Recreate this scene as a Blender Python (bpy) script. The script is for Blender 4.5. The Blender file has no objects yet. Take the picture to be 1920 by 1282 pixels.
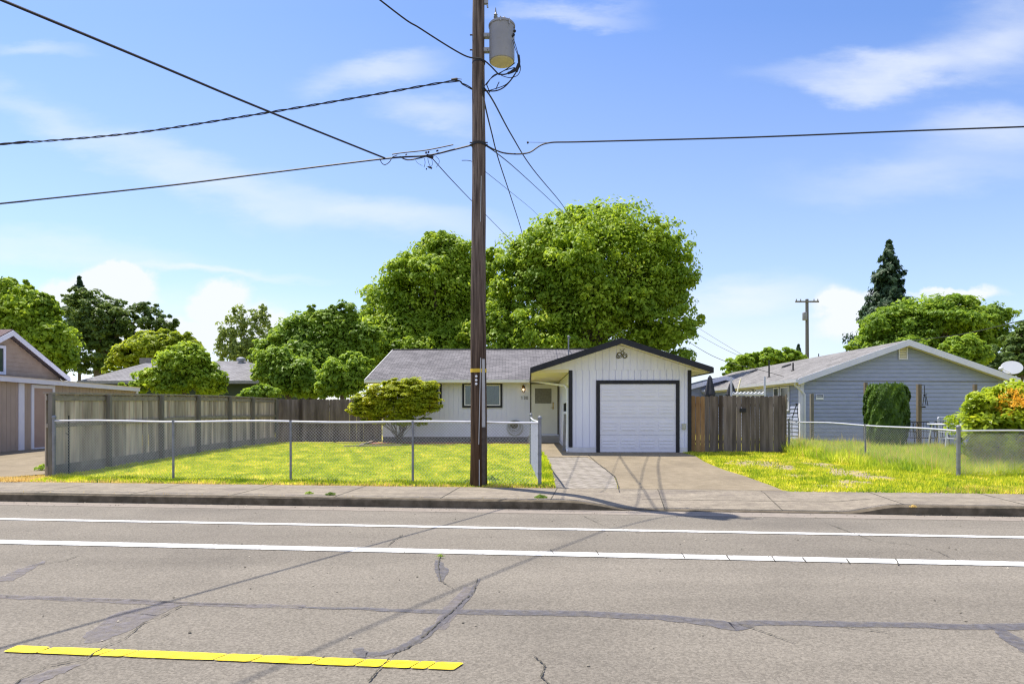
import bpy, math, random
import numpy as np
from mathutils import Vector, Matrix, noise

random.seed(7)
sc = bpy.context.scene
C = sc.collection

# ------------------------------------------------------------------ camera
FOC, HC, HOR = 1200.0, 1.6, 769.0          # focal length and horizon in pixels of a 1920 px wide picture, eye height
cam_d = bpy.data.cameras.new('camera')
cam = bpy.data.objects.new('camera', cam_d); C.objects.link(cam)
cam.location = (0, 0, HC); cam.rotation_euler = (math.pi/2, 0, 0)
cam_d.sensor_width = 36; cam_d.lens = 36*FOC/1920
cam_d.shift_y = (HOR-641)/1920
cam_d.clip_start = .1; cam_d.clip_end = 3000
sc.camera = cam

# ------------------------------------------------------------------ sun, sky, exposure
SUNV = Vector((-3.2, 2.45, 8.5)).normalized()
EL = math.asin(SUNV.z); AZ = math.atan2(SUNV.x, SUNV.y)
sd = bpy.data.lights.new('sun', 'SUN'); sun = bpy.data.objects.new('sun', sd); C.objects.link(sun)
sd.energy = 3.7; sd.angle = math.radians(.5); sd.color = (1, .93, .82)
sun.location = SUNV*60
sun.rotation_euler = SUNV.to_track_quat('Z', 'Y').to_euler()
sc.view_settings.view_transform = 'Standard'; sc.view_settings.look = 'None'
sc.view_settings.exposure = 1.0; sc.view_settings.gamma = 1
sc.view_settings.use_curve_mapping = False
sc.cycles.use_denoising = True; sc.cycles.denoiser = 'OPENIMAGEDENOISE'; sc.cycles.denoising_prefilter = 'NONE'
sc.cycles.use_adaptive_sampling = False
sc.cycles.use_light_tree = True
sc.cycles.pixel_filter_type = 'BLACKMAN_HARRIS'; sc.cycles.filter_width = 1.25
sc.cycles.sample_clamp_indirect = 2
sc.cycles.sampling_pattern = 'BLUE_NOISE'
sc.cycles.max_bounces = 5; sc.cycles.transparent_max_bounces = 12

world = bpy.data.worlds.new('World'); sc.world = world; world.use_nodes = True
def build_world():
    nt = world.node_tree; N = nt.nodes; L = nt.links; N.clear()
    out = N.new('ShaderNodeOutputWorld'); bg = N.new('ShaderNodeBackground')
    bg.inputs['Strength'].default_value = .1
    L.new(bg.outputs[0], out.inputs[0])
    sky = N.new('ShaderNodeTexSky'); sky.sky_type = 'NISHITA'; sky.sun_disc = False
    sky.sun_elevation = EL; sky.sun_rotation = AZ; sky.air_density = 1.0; sky.dust_density = .6; sky.ozone_density = 2.2
    tc = N.new('ShaderNodeTexCoord'); sep = N.new('ShaderNodeSeparateXYZ'); L.new(tc.outputs['Generated'], sep.inputs[0])
    def M(op, a, b=None, clamp=False):
        n = N.new('ShaderNodeMath'); n.operation = op; n.use_clamp = clamp
        for i, x in enumerate((a, b)):
            if x is None: continue
            if hasattr(x, 'links'): L.new(x, n.inputs[i])
            else: n.inputs[i].default_value = x
        return n.outputs[0]
    # cloud positions: azimuth and elevation tangents of the direction looked in
    yy = M('MAXIMUM', sep.outputs[1], .12)
    u = M('DIVIDE', sep.outputs[0], yy); w = M('DIVIDE', sep.outputs[2], yy)
    cb = N.new('ShaderNodeCombineXYZ'); L.new(u, cb.inputs[0]); L.new(w, cb.inputs[1])
    def distort(scale, amt, stretch):
        mp = N.new('ShaderNodeMapping'); mp.inputs['Scale'].default_value = stretch; L.new(cb.outputs[0], mp.inputs[0])
        nz = N.new('ShaderNodeTexNoise'); nz.inputs['Scale'].default_value = scale; nz.inputs['Detail'].default_value = 7
        nz.inputs['Roughness'].default_value = .6
        L.new(mp.outputs[0], nz.inputs['Vector'])
        sb = N.new('ShaderNodeVectorMath'); sb.operation = 'SUBTRACT'; L.new(nz.outputs['Color'], sb.inputs[0]); sb.inputs[1].default_value = (.5, .5, .5)
        ml = N.new('ShaderNodeVectorMath'); ml.operation = 'SCALE'; L.new(sb.outputs[0], ml.inputs[0]); ml.inputs['Scale'].default_value = amt
        ad = N.new('ShaderNodeVectorMath'); L.new(cb.outputs[0], ad.inputs[0]); L.new(ml.outputs[0], ad.inputs[1])
        fl = N.new('ShaderNodeVectorMath'); fl.operation = 'MULTIPLY'; L.new(ad.outputs[0], fl.inputs[0]); fl.inputs[1].default_value = (1, 1, 0)
        return fl.outputs[0], nz.outputs['Fac']
    soft, sfac = distort(2.6, .17, (1, 3.2, 1))
    puff, pfac = distort(7.0, .13, (1, 1.2, 1))
    def blob(src, px, py, rx, ry, deg, inner, amt):
        mp = N.new('ShaderNodeMapping'); mp.vector_type = 'TEXTURE'; L.new(src, mp.inputs[0])
        mp.inputs['Location'].default_value = ((px-960)/FOC, (HOR-py)/FOC, 0)
        mp.inputs['Rotation'].default_value = (0, 0, math.radians(deg)); mp.inputs['Scale'].default_value = (rx/FOC, ry/FOC, 1)
        ln = N.new('ShaderNodeVectorMath'); ln.operation = 'LENGTH'; L.new(mp.outputs[0], ln.inputs[0])
        mr = N.new('ShaderNodeMapRange'); mr.interpolation_type = 'SMOOTHSTEP'; L.new(ln.outputs['Value'], mr.inputs[0])
        mr.inputs[1].default_value = inner; mr.inputs[2].default_value = 1; mr.inputs[3].default_value = amt; mr.inputs[4].default_value = 0
        return mr.outputs[0]
    tot = None
    for b in [(1050, 22, 210, 30, -1, 0, .5), (1640, 130, 300, 46, -3, 0, .42), (1830, 100, 320, 75, 12, 0, .4), (1900, 30, 260, 90, 20, 0, .4),
              (1880, 238, 230, 70, 5, 0, .5), (700, 138, 200, 48, 6, 0, .6), (820, 222, 150, 45, -12, 0, .4), (70, 85, 120, 30, 0, 0, .35), (60, 205, 220, 45, -22, 0, .3),
              (330, 300, 380, 60, -25, 0, .35), (700, 400, 420, 70, -14, 0, .45), (120, 470, 380, 55, -4, 0, .4), (400, 508, 260, 20, -5, 0, .5), (1600, 155, 150, 30, -6, 0, .32),
              (1390, 555, 240, 60, 2, 0, .5), (1750, 320, 400, 60, 3, 0, .25), (1300, 640, 700, 130, 0, 0, .35), (300, 640, 600, 120, 0, 0, .4)]:
        o = blob(soft, *b); tot = o if tot is None else M('ADD', tot, o)
    tot = M('MULTIPLY', tot, M('ADD', M('MULTIPLY', sfac, 1.9), -.02))
    pt = None
    for b in [(185, 548, 118, 58, 0, .45, 1), (225, 528, 66, 42, 0, .4, 1), (120, 552, 70, 42, 0, .4, .9), (415, 562, 80, 58, 0, .4, 1), (405, 545, 42, 40, 0, .3, 1), (450, 610, 110, 44, 0, .3, .8), (330, 620, 150, 40, 0, .3, .7),
              (1590, 582, 78, 42, 0, .3, .8), (1650, 560, 60, 28, 0, .3, .8), (1800, 552, 118, 26, 0, .3, .9), (1760, 540, 70, 16, 0, .3, .7), (1600, 620, 90, 40, 0, .2, .6)]:
        o = blob(puff, *b); pt = o if pt is None else M('MAXIMUM', pt, o)
    lowf = M('MULTIPLY', M('SUBTRACT', .62, w), .75, True)
    tot = M('ADD', M('MINIMUM', M('ADD', tot, M('MULTIPLY', lowf, .75)), .85), M('MULTIPLY', pt, 1.1), True)
    # tint of the clear sky
    hs = N.new('ShaderNodeHueSaturation'); hs.inputs['Saturation'].default_value = 1.12; hs.inputs['Value'].default_value = 1.0; L.new(sky.outputs[0], hs.inputs['Color'])
    tn = N.new('ShaderNodeMix'); tn.data_type = 'RGBA'; tn.blend_type = 'MULTIPLY'; tn.inputs[0].default_value = 1; L.new(hs.outputs[0], tn.inputs[6]); tn.inputs[7].default_value = (.94, .945, 1.11, 1)
    mx = N.new('ShaderNodeMix'); mx.data_type = 'RGBA'; L.new(tot, mx.inputs[0]); L.new(tn.outputs[2], mx.inputs[6])
    mx.inputs[7].default_value = (4.7, 4.95, 5.4, 1)
    # unseen broken bright cloud added behind the camera to fill the shaded house fronts
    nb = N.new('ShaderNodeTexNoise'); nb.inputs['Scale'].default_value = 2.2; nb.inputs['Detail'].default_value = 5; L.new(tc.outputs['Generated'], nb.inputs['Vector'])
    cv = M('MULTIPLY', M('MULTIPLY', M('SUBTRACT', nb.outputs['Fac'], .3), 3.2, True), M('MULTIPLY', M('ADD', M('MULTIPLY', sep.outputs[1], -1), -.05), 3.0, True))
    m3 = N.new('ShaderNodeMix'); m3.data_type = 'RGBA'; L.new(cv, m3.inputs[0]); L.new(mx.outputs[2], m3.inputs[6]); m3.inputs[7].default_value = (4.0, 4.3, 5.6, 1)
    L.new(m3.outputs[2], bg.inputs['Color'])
build_world()

# ------------------------------------------------------------------ frames and pixel helpers
ROADA = math.atan(1200/12260)
RV = Vector((math.cos(ROADA), -math.sin(ROADA), 0)); RN = Vector((math.sin(ROADA), math.cos(ROADA), 0))
HA = math.atan(30/1200)
HF = Matrix.Rotation(-HA, 4, 'Z')             # the house frame: u to the right, v away from the street
HFI = HF.inverted()
def sstep(t): t = min(1, max(0, t)); return t*t*(3-2*t)
def rd(s, d, z=0): p = RV*s+RN*d; return Vector((p.x, p.y, z))
def sdof(x, y): return x*RV.x+y*RV.y, x*RN.x+y*RN.y
def zg(x, y):
    d = sdof(x, y)[1]
    return .15+.11*sstep((d-12.0)/8.5)
def P(px, py, Y): return Vector(((px-960)/FOC*Y, Y, HC+(HOR-py)/FOC*Y))
def G(px, py, off=0.0, flat=None):
    z = .2 if flat is None else flat
    for _ in range(12):
        Y = FOC*(HC-z)/(py-HOR); X = (px-960)/FOC*Y
        if flat is not None: break
        z = zg(X, Y)+off
    return Vector((X, Y, z))
def hp(px, py, v):                            # picture position at house depth v -> (u, z)
    k = (px-960)/FOC; c, s = math.cos(HA), math.sin(HA)
    u = v*(k*c-s)/(c+k*s)
    Y = -u*s+v*c
    return u, HC+(HOR-py)/FOC*Y
def hv(px, u):                                # house depth v at which a wall of constant u passes px
    k = (px-960)/FOC; c, s = math.cos(HA), math.sin(HA)
    return u*(c+k*s)/(k*c-s)

# ------------------------------------------------------------------ mesh building
class MB:
    def __init__(s, F=None): s.v = []; s.f = []; s.F = F
    def add(s, vs, fs):
        n = len(s.v)
        if s.F is not None: vs = [s.F @ Vector(v) for v in vs]
        s.v += [tuple(v) for v in vs]; s.f += [tuple(i+n for i in f) for f in fs]
    def hexa(s, b, t):
        s.add(list(b)+list(t), [(3, 2, 1, 0), (4, 5, 6, 7), (0, 1, 5, 4), (1, 2, 6, 5), (2, 3, 7, 6), (3, 0, 4, 7)])
    def box(s, x0, x1, y0, y1, z0, z1):
        s.hexa([(x0, y0, z0), (x1, y0, z0), (x1, y1, z0), (x0, y1, z0)], [(x0, y0, z1), (x1, y0, z1), (x1, y1, z1), (x0, y1, z1)])
    def prism(s, poly, vec):
        n = len(poly); vec = Vector(vec); p = [Vector(q) for q in poly]
        s.add(p+[q+vec for q in p], [tuple(range(n))[::-1], tuple(range(n, 2*n))]+[(i, (i+1) % n, (i+1) % n+n, i+n) for i in range(n)])
    def bar(s, a, b, w, h, up=(0, 0, 1)):
        a, b = Vector(a), Vector(b); d = (b-a).normalized(); up = Vector(up)
        if abs(d.dot(up)) > .98: up = Vector((0, 1, 0))
        r = d.cross(up).normalized()*w/2; q = r.cross(d).normalized()*h/2
        s.hexa([a-r-q, a+r-q, b+r-q, b-r-q], [a-r+q, a+r+q, b+r+q, b-r+q])
    def tube(s, pts, r, n=6, cap=True):
        pts = [Vector(p) for p in pts]; m = len(pts); rs = r if isinstance(r, (list, tuple)) else [r]*m
        vs = []; prev = None
        for i, p in enumerate(pts):
            d = (pts[min(i+1, m-1)]-pts[max(i-1, 0)]).normalized()
            if prev is None:
                up = Vector((0, 0, 1)) if abs(d.z) < .9 else Vector((0, 1, 0)); a = d.cross(up).normalized()
            else: a = (prev-d*prev.dot(d)).normalized()
            prev = a; b = d.cross(a)
            vs += [p+(a*math.cos(t)+b*math.sin(t))*rs[i] for t in [2*math.pi*k/n for k in range(n)]]
        fs = [(i*n+k, i*n+(k+1) % n, (i+1)*n+(k+1) % n, (i+1)*n+k) for i in range(m-1) for k in range(n)]
        if cap: fs += [tuple(range(n))[::-1], tuple(range((m-1)*n, m*n))]
        s.add(vs, fs)
    def lathe(s, c, prof, n=16, M=None):
        c = Vector(c); vs = []
        for r, z in prof:
            for k in range(n):
                t = 2*math.pi*k/n; q = Vector((r*math.cos(t), r*math.sin(t), z))
                vs.append(c+(M @ q if M else q))
        m = len(prof)
        fs = [(i*n+k, i*n+(k+1) % n, (i+1)*n+(k+1) % n, (i+1)*n+k) for i in range(m-1) for k in range(n)]
        fs += [tuple(range(n))[::-1], tuple(range((m-1)*n, m*n))]
        s.add(vs, fs)
    def ball(s, c, r, n=10, m=6, sc_=(1, 1, 1)):
        s.lathe(c, [(max(1e-4, r*math.sin(math.pi*i/m))*sc_[0], -r*math.cos(math.pi*i/m)*sc_[2]) for i in range(m+1)], n)
    def torus(s, c, R, r, M=None, n=20, k=6):
        c = Vector(c)
        pts = [c+(M @ Vector((R*math.cos(t), R*math.sin(t), 0)) if M else Vector((R*math.cos(t), R*math.sin(t), 0))) for t in [2*math.pi*i/n for i in range(n+1)]]
        s.tube(pts, r, k)
    def grid(s, rows):
        n = len(rows[0])
        s.add([p for r in rows for p in r], [(i*n+j, i*n+j+1, (i+1)*n+j+1, (i+1)*n+j) for i in range(len(rows)-1) for j in range(n-1)])
    def mark(s): s.cuts = getattr(s, 'cuts', [])+[(len(s.v), len(s.f))]
    def build(s, name, mat, parent=None, smooth=False):
        cuts = getattr(s, 'cuts', None)
        if cuts:
            cuts = [(0, 0)]+cuts+[(len(s.v), len(s.f))]; o = None
            for (a, fa), (c, fc) in zip(cuts[:-1], cuts[1:]):
                if fc == fa: continue
                q = MB(); q.v = s.v[a:c]; q.f = [tuple(i-a for i in f) for f in s.f[fa:fc]]; o = q.build(name, mat, parent, smooth)
            return o
        me = bpy.data.meshes.new(name)
        off = parent.matrix_basis.translation if parent is not None and parent.parent is None else (parent.parent.matrix_basis.translation if parent is not None else Vector((0, 0, 0)))
        me.from_pydata([(x-off[0], y-off[1], z-off[2]) for x, y, z in s.v], [], s.f); me.update()
        return link(name, me, mat, parent, smooth)
def link(name, me, mat, parent=None, smooth=False):
    me.materials.append(mat)
    if smooth:
        me.shade_smooth()
        try: me.set_sharp_from_angle(angle=math.radians(40))
        except Exception: pass
    o = bpy.data.objects.new(name, me); C.objects.link(o)
    if parent is not None: o.parent = parent
    return o
def npmesh(name, V, F, mat, parent=None):
    V = np.asarray(V, dtype=np.float32); F = np.asarray(F, dtype=np.int32); k = F.shape[1]
    if parent is not None:
        o = parent.matrix_basis.translation; V = V-np.array([o.x, o.y, o.z], dtype=np.float32)
    me = bpy.data.meshes.new(name)
    me.vertices.add(len(V)); me.vertices.foreach_set('co', V.ravel())
    me.loops.add(F.size); me.loops.foreach_set('vertex_index', F.ravel())
    me.polygons.add(len(F)); me.polygons.foreach_set('loop_start', np.arange(0, F.size, k, dtype=np.int32))
    try: me.polygons.foreach_set('loop_total', np.full(len(F), k, dtype=np.int32))
    except Exception: pass
    me.update(calc_edges=True); me.validate()
    return link(name, me, mat, parent)
def tag(o, label, cat, group=None, kind=None):
    o['label'] = label; o['category'] = cat
    if group: o['group'] = group
    if kind: o['kind'] = kind
    return o
def thing(name, label, cat, loc=(0, 0, 0), group=None):
    o = bpy.data.objects.new(name, None); C.objects.link(o); o.location = loc; o.empty_display_size = .2
    return tag(o, label, cat, group)
def struct(o, label=None):
    o['kind'] = 'structure'
    if label: o['label'] = label
    return o

# ------------------------------------------------------------------ materials
def lin(c):
    return tuple(((x/12.92) if x <= .04045 else ((x+.055)/1.055)**2.4) for x in c)
def mat(name, col, rough=.7, col2=None, scale=6, stretch=(1, 1, 1), bump=0, bscale=None, metal=0, island=0, detail=6, col3=None, s3=1.2, th3=.55, w3=.08, spec=.3, emit=None):
    m = bpy.data.materials.new(name); m.use_nodes = True; nt = m.node_tree; N = nt.nodes; L = nt.links
    b = N['Principled BSDF']; b.inputs['Roughness'].default_value = rough; b.inputs['Metallic'].default_value = metal
    b.inputs['Specular IOR Level'].default_value = spec
    tc = N.new('ShaderNodeTexCoord'); mp = N.new('ShaderNodeMapping'); mp.inputs['Scale'].default_value = stretch
    L.new(tc.outputs['Object'], mp.inputs[0])
    cur = None
    def mixc(fac, a, bb, mode='MIX'):
        x = N.new('ShaderNodeMix'); x.data_type = 'RGBA'; x.blend_type = mode
        if hasattr(fac, 'links'): L.new(fac, x.inputs[0])
        else: x.inputs[0].default_value = fac
        for i, q in ((6, a), (7, bb)):
            if hasattr(q, 'links'): L.new(q, x.inputs[i])
            else: x.inputs[i].default_value = (*q[:3], 1)
        return x.outputs[2]
    def nz(sc_, det=6, vec=None):
        n = N.new('ShaderNodeTexNoise'); n.inputs['Scale'].default_value = sc_; n.inputs['Detail'].default_value = det
        L.new(vec or mp.outputs[0], n.inputs['Vector']); return n.outputs['Fac']
    def ramp(f, a, bb):
        r = N.new('ShaderNodeMapRange'); L.new(f, r.inputs[0]); r.inputs[1].default_value = a; r.inputs[2].default_value = bb; return r.outputs[0]
    cur = col
    if col2 is not None: cur = mixc(ramp(nz(scale, detail), .33, .67), col, col2)
    if col3 is not None: cur = mixc(ramp(nz(s3, 8), th3, th3+w3), cur, col3)
    if island:
        g = N.new('ShaderNodeNewGeometry'); hv_ = N.new('ShaderNodeHueSaturation')
        r = N.new('ShaderNodeMapRange'); L.new(g.outputs['Random Per Island'], r.inputs[0]); r.inputs[3].default_value = 1-island; r.inputs[4].default_value = 1+island
        L.new(r.outputs[0], hv_.inputs['Value'])
        if hasattr(cur, 'links'): L.new(cur, hv_.inputs['Color'])
        else: hv_.inputs['Color'].default_value = (*cur[:3], 1)
        cur = hv_.outputs[0]
    if hasattr(cur, 'links'): L.new(cur, b.inputs['Base Color'])
    else: b.inputs['Base Color'].default_value = (*cur[:3], 1)
    if bump:
        bp = N.new('ShaderNodeBump'); bp.inputs['Strength'].default_value = bump; bp.inputs['Distance'].default_value = .02
        L.new(nz(bscale or scale*3, 8), bp.inputs['Height']); L.new(bp.outputs[0], b.inputs['Normal'])
    if emit:
        m.cycles.emission_sampling = "NONE"
        b.inputs['Emission Color'].default_value = (*emit[:3], 1); b.inputs['Emission Strength'].default_value = emit[3]
    return m
def leafmat(name, a, b_, c=None, trans=.4, scale=.6, rough=.55, isl=.42):
    m = bpy.data.materials.new(name); m.use_nodes = True; nt = m.node_tree; N = nt.nodes; L = nt.links
    p = N['Principled BSDF']; p.inputs['Roughness'].default_value = rough; p.inputs['Specular IOR Level'].default_value = .35
    g = N.new('ShaderNodeNewGeometry'); tc = N.new('ShaderNodeTexCoord')
    nz = N.new('ShaderNodeTexNoise'); nz.inputs['Scale'].default_value = scale; nz.inputs['Detail'].default_value = 4; L.new(tc.outputs['Object'], nz.inputs['Vector'])
    ad = N.new('ShaderNodeMath'); ad.operation = 'MULTIPLY_ADD'; L.new(g.outputs['Random Per Island'], ad.inputs[0]); ad.inputs[1].default_value = isl
    m2 = N.new('ShaderNodeMapRange'); L.new(nz.outputs['Fac'], m2.inputs[0]); m2.inputs[1].default_value = .36; m2.inputs[2].default_value = .64; m2.inputs[4].default_value = .58; L.new(m2.outputs[0], ad.inputs[2])
    cr = N.new('ShaderNodeValToRGB'); cr.color_ramp.elements[0].color = (*a, 1); cr.color_ramp.elements[1].color = (*b_, 1)
    if c: e = cr.color_ramp.elements.new(.86); e.color = (*b_, 1); cr.color_ramp.elements[2].color = (*c, 1)
    L.new(ad.outputs[0], cr.inputs[0]); L.new(cr.outputs[0], p.inputs['Base Color'])
    t = N.new('ShaderNodeBsdfTranslucent'); hs = N.new('ShaderNodeHueSaturation'); hs.inputs['Value'].default_value = 1.5; hs.inputs['Hue'].default_value = .485; L.new(cr.outputs[0], hs.inputs['Color']); L.new(hs.outputs[0], t.inputs[0])
    mx = N.new('ShaderNodeMixShader'); mx.inputs[0].default_value = trans; L.new(p.outputs[0], mx.inputs[1]); L.new(t.outputs[0], mx.inputs[2])
    L.new(mx.outputs[0], N['Material Output'].inputs[0])
    return m
def shingle(name, a, b_, F=1.0, axis='x'):
    m = bpy.data.materials.new(name); m.use_nodes = True; nt = m.node_tree; N = nt.nodes; L = nt.links
    p = N['Principled BSDF']; p.inputs['Roughness'].default_value = .95; p.inputs['Specular IOR Level'].default_value = .1
    tc = N.new('ShaderNodeTexCoord'); sp = N.new('ShaderNodeSeparateXYZ'); L.new(tc.outputs['Object'], sp.inputs[0])
    cb = N.new('ShaderNodeCombineXYZ'); L.new(sp.outputs[0 if axis == 'x' else 1], cb.inputs[0])
    ml = N.new('ShaderNodeMath'); ml.operation = 'MULTIPLY'; ml.inputs[1].default_value = 3.16; L.new(sp.outputs[2], ml.inputs[0]); L.new(ml.outputs[0], cb.inputs[1])
    br = N.new('ShaderNodeTexBrick'); L.new(cb.outputs[0], br.inputs['Vector'])
    br.inputs['Color1'].default_value = (*a, 1); br.inputs['Color2'].default_value = (*b_, 1); br.inputs['Mortar'].default_value = (*[x*.45 for x in a], 1)
    br.inputs['Scale'].default_value = 1; br.inputs['Brick Width'].default_value = .28; br.inputs['Row Height'].default_value = .145; br.inputs['Mortar Size'].default_value = .009; br.inputs['Bias'].default_value = 0
    nz = N.new('ShaderNodeTexNoise'); nz.inputs['Scale'].default_value = 40; nz.inputs['Detail'].default_value = 6; L.new(tc.outputs['Object'], nz.inputs['Vector'])
    nz2 = N.new('ShaderNodeTexNoise'); nz2.inputs['Scale'].default_value = .9; nz2.inputs['Detail'].default_value = 5; L.new(tc.outputs['Object'], nz2.inputs['Vector'])
    ad = N.new('ShaderNodeMath'); L.new(nz.outputs[0], ad.inputs[0]); L.new(nz2.outputs[0], ad.inputs[1])
    mr = N.new('ShaderNodeMapRange'); L.new(ad.outputs[0], mr.inputs[0]); mr.inputs[1].default_value = .6; mr.inputs[2].default_value = 1.4; mr.inputs[3].default_value = .72; mr.inputs[4].default_value = 1.28
    hs = N.new('ShaderNodeHueSaturation'); L.new(mr.outputs[0], hs.inputs['Value']); L.new(br.outputs[0], hs.inputs['Color']); L.new(hs.outputs[0], p.inputs['Base Color'])
    bp = N.new('ShaderNodeBump'); bp.inputs['Strength'].default_value = .5; bp.inputs['Distance'].default_value = .01; L.new(br.outputs['Fac'], bp.inputs['Height']); bp.invert = True; L.new(bp.outputs[0], p.inputs['Normal'])
    return m

def streaks(m, sx, sy, lo, hi, scale=1.0):
    nt = m.node_tree; N = nt.nodes; L = nt.links; b = N['Principled BSDF']; src = b.inputs['Base Color'].links[0].from_socket
    tc = N.new('ShaderNodeTexCoord'); mp = N.new('ShaderNodeMapping'); mp.vector_type = 'POINT'; mp.inputs['Rotation'].default_value = (0, 0, ROADA); mp.inputs['Scale'].default_value = (sx, sy, 1); L.new(tc.outputs['Object'], mp.inputs[0])
    n = N.new('ShaderNodeTexNoise'); n.inputs['Scale'].default_value = scale; n.inputs['Detail'].default_value = 6; L.new(mp.outputs[0], n.inputs['Vector'])
    r = N.new('ShaderNodeMapRange'); L.new(n.outputs[0], r.inputs[0]); r.inputs[1].default_value = .3; r.inputs[2].default_value = .7; r.inputs[3].default_value = lo; r.inputs[4].default_value = hi
    hs = N.new('ShaderNodeHueSaturation'); L.new(src, hs.inputs['Color']); L.new(r.outputs[0], hs.inputs['Value']); L.new(hs.outputs[0], b.inputs['Base Color'])
M_asphalt = mat('asphalt', (.185, .165, .135), .9, (.228, .205, .168), 45, bump=.5, bscale=160, detail=8, col3=(.158, .142, .118), s3=.35, th3=.5, w3=.25, spec=.15)
def worn(m, lo, hi, scale):
    nt = m.node_tree; N = nt.nodes; L = nt.links; b = N['Principled BSDF']; tc = N.new('ShaderNodeTexCoord')
    n = N.new('ShaderNodeTexNoise'); n.inputs['Scale'].default_value = scale; n.inputs['Detail'].default_value = 8; L.new(tc.outputs['Object'], n.inputs['Vector'])
    r = N.new('ShaderNodeMapRange'); L.new(n.outputs[0], r.inputs[0]); r.inputs[1].default_value = .3; r.inputs[2].default_value = .7; r.inputs[3].default_value = lo; r.inputs[4].default_value = hi; L.new(r.outputs[0], b.inputs['Alpha'])
def speckle(m, scale, dark, light):
    nt = m.node_tree; N = nt.nodes; L = nt.links; b = N['Principled BSDF']; src = b.inputs['Base Color'].links[0].from_socket
    tc = N.new('ShaderNodeTexCoord'); v = N.new('ShaderNodeTexVoronoi'); v.inputs['Scale'].default_value = scale; L.new(tc.outputs['Object'], v.inputs['Vector'])
    sp = N.new('ShaderNodeSeparateColor'); L.new(v.outputs['Color'], sp.inputs[0])
    r = N.new('ShaderNodeMapRange'); L.new(sp.outputs[0], r.inputs[0]); r.inputs[3].default_value = dark; r.inputs[4].default_value = light
    hs = N.new('ShaderNodeHueSaturation'); L.new(src, hs.inputs['Color']); L.new(r.outputs[0], hs.inputs['Value']); L.new(hs.outputs[0], b.inputs['Base Color'])
streaks(M_asphalt, .05, 1.1, .87, 1.10); streaks(M_asphalt, .7, .9, .93, 1.06, 1.3)
speckle(M_asphalt, 70, .78, 1.22)
M_walk = mat('sidewalk_concrete', (.215, .185, .145), .9, (.28, .243, .187), 9, bump=.3, bscale=90, detail=9, col3=(.175, .15, .13), s3=1.1, th3=.55, w3=.25, spec=.15)
speckle(M_walk, 90, .85, 1.15); streaks(M_walk, .8, 2.5, .84, 1.1, 1.5)
M_drive = mat('driveway_concrete', (.215, .178, .12), .9, (.26, .215, .15), 5, bump=.25, bscale=80, detail=9, col3=(.185, .152, .105), s3=.8, th3=.52, w3=.3, spec=.15)
speckle(M_drive, 90, .88, 1.12); streaks(M_drive, 1.5, .5, .88, 1.08, 1.2)
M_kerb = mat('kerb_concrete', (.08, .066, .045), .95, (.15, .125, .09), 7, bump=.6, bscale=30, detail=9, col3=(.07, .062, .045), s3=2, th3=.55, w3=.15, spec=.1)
M_gutter = mat('gutter_concrete', (.23, .20, .17), .95, (.28, .245, .205), 6, bump=.3, bscale=60, detail=9, spec=.1)
M_white = mat('road_paint_white', (.62, .62, .60), .6, (.72, .72, .70), 20, col3=(.42, .40, .37), s3=16, th3=.6, w3=.1)
M_yellow = mat('road_paint_yellow', (.72, .55, .008), .6, (.80, .63, .012), 14, col3=(.6, .46, .06), s3=10, th3=.68, w3=.1)
M_tar = mat('crack_sealant', (.105, .10, .112), .6, (.16, .15, .15), 18, detail=8, spec=.3)
M_tar2 = mat('worn_crack_sealant', (.17, .155, .165), .7, (.215, .195, .19), 22, detail=8, spec=.2)
worn(M_yellow, .55, 1.5, 9); worn(M_white, .5, 1.6, 11); worn(M_tar, .25, .95, 14); worn(M_tar2, .1, .85, 12)
M_crack = mat('crack', (.05, .045, .04), .95, (.09, .085, .06), 20)
M_ground = mat('ground_grass', (.22, .24, .025), 1, (.40, .34, .07), 3.5, detail=9, col3=(.52, .40, .15), s3=1.3, th3=.56, w3=.12, bump=.5, bscale=40, spec=.05)
M_dirt = mat('dry_dirt', (.34, .27, .19), 1, (.27, .215, .15), 8, detail=9, col3=(.42, .36, .12), s3=4, th3=.5, w3=.1, bump=.5, bscale=40, spec=.05)
M_mulch = mat('bark_mulch', (.20, .09, .055), 1, (.33, .17, .11), 30, detail=9, bump=1, bscale=50, spec=.05)
M_siding = mat('white_siding', (.72, .735, .85), .55, (.77, .785, .89), 3, (1, 1, .25), col3=(.68, .69, .79), s3=1.5, th3=.6, w3=.2)
M_trimw = mat('white_trim', (.80, .80, .80), .5, (.84, .84, .84), 5)
M_cream = mat('cream_soffit', (.74, .68, .46), .7, (.78, .73, .53), 2, col3=(.62, .52, .3), s3=2.2, th3=.66, w3=.15)
M_black = mat('black_trim', (.012, .013, .018), .5, (.02, .021, .027), 6)
M_found = mat('foundation', (.62, .62, .64), .8, (.70, .70, .72), 8, bump=.2)
M_darkf = mat('dark_foundation', (.10, .095, .10), .9, (.16, .15, .15), 8)
M_gdoor = mat('garage_door_paint', (.72, .72, .79), .45, (.76, .76, .82), 2.5)
M_door = mat('door_paint', (.66, .65, .58), .45, (.70, .69, .62), 4)
M_glass = mat('window_glass', (.035, .05, .045), .08, (.05, .065, .06), 2, spec=.6)
M_curt = mat('curtain', (.30, .36, .30), .8, (.42, .46, .40), 3, (6, 6, .3))
M_screen = mat('screen_mesh', (.15, .145, .11), .6, (.2, .19, .15), 12)
M_brass = mat('brass', (.5, .36, .12), .35, metal=1)
M_shg = shingle('grey_shingles', (.135, .13, .135), (.215, .205, .21))
M_shn = shingle('grey_shingles_side', (.185, .18, .175), (.265, .255, .25), axis='y')
M_shb = shingle('dark_shingles', (.035, .035, .04), (.06, .06, .065), axis='y')
M_blue = mat('blue_grey_siding', (.29, .33, .46), .6, (.33, .37, .51), 3, (1, 1, 3))
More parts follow.
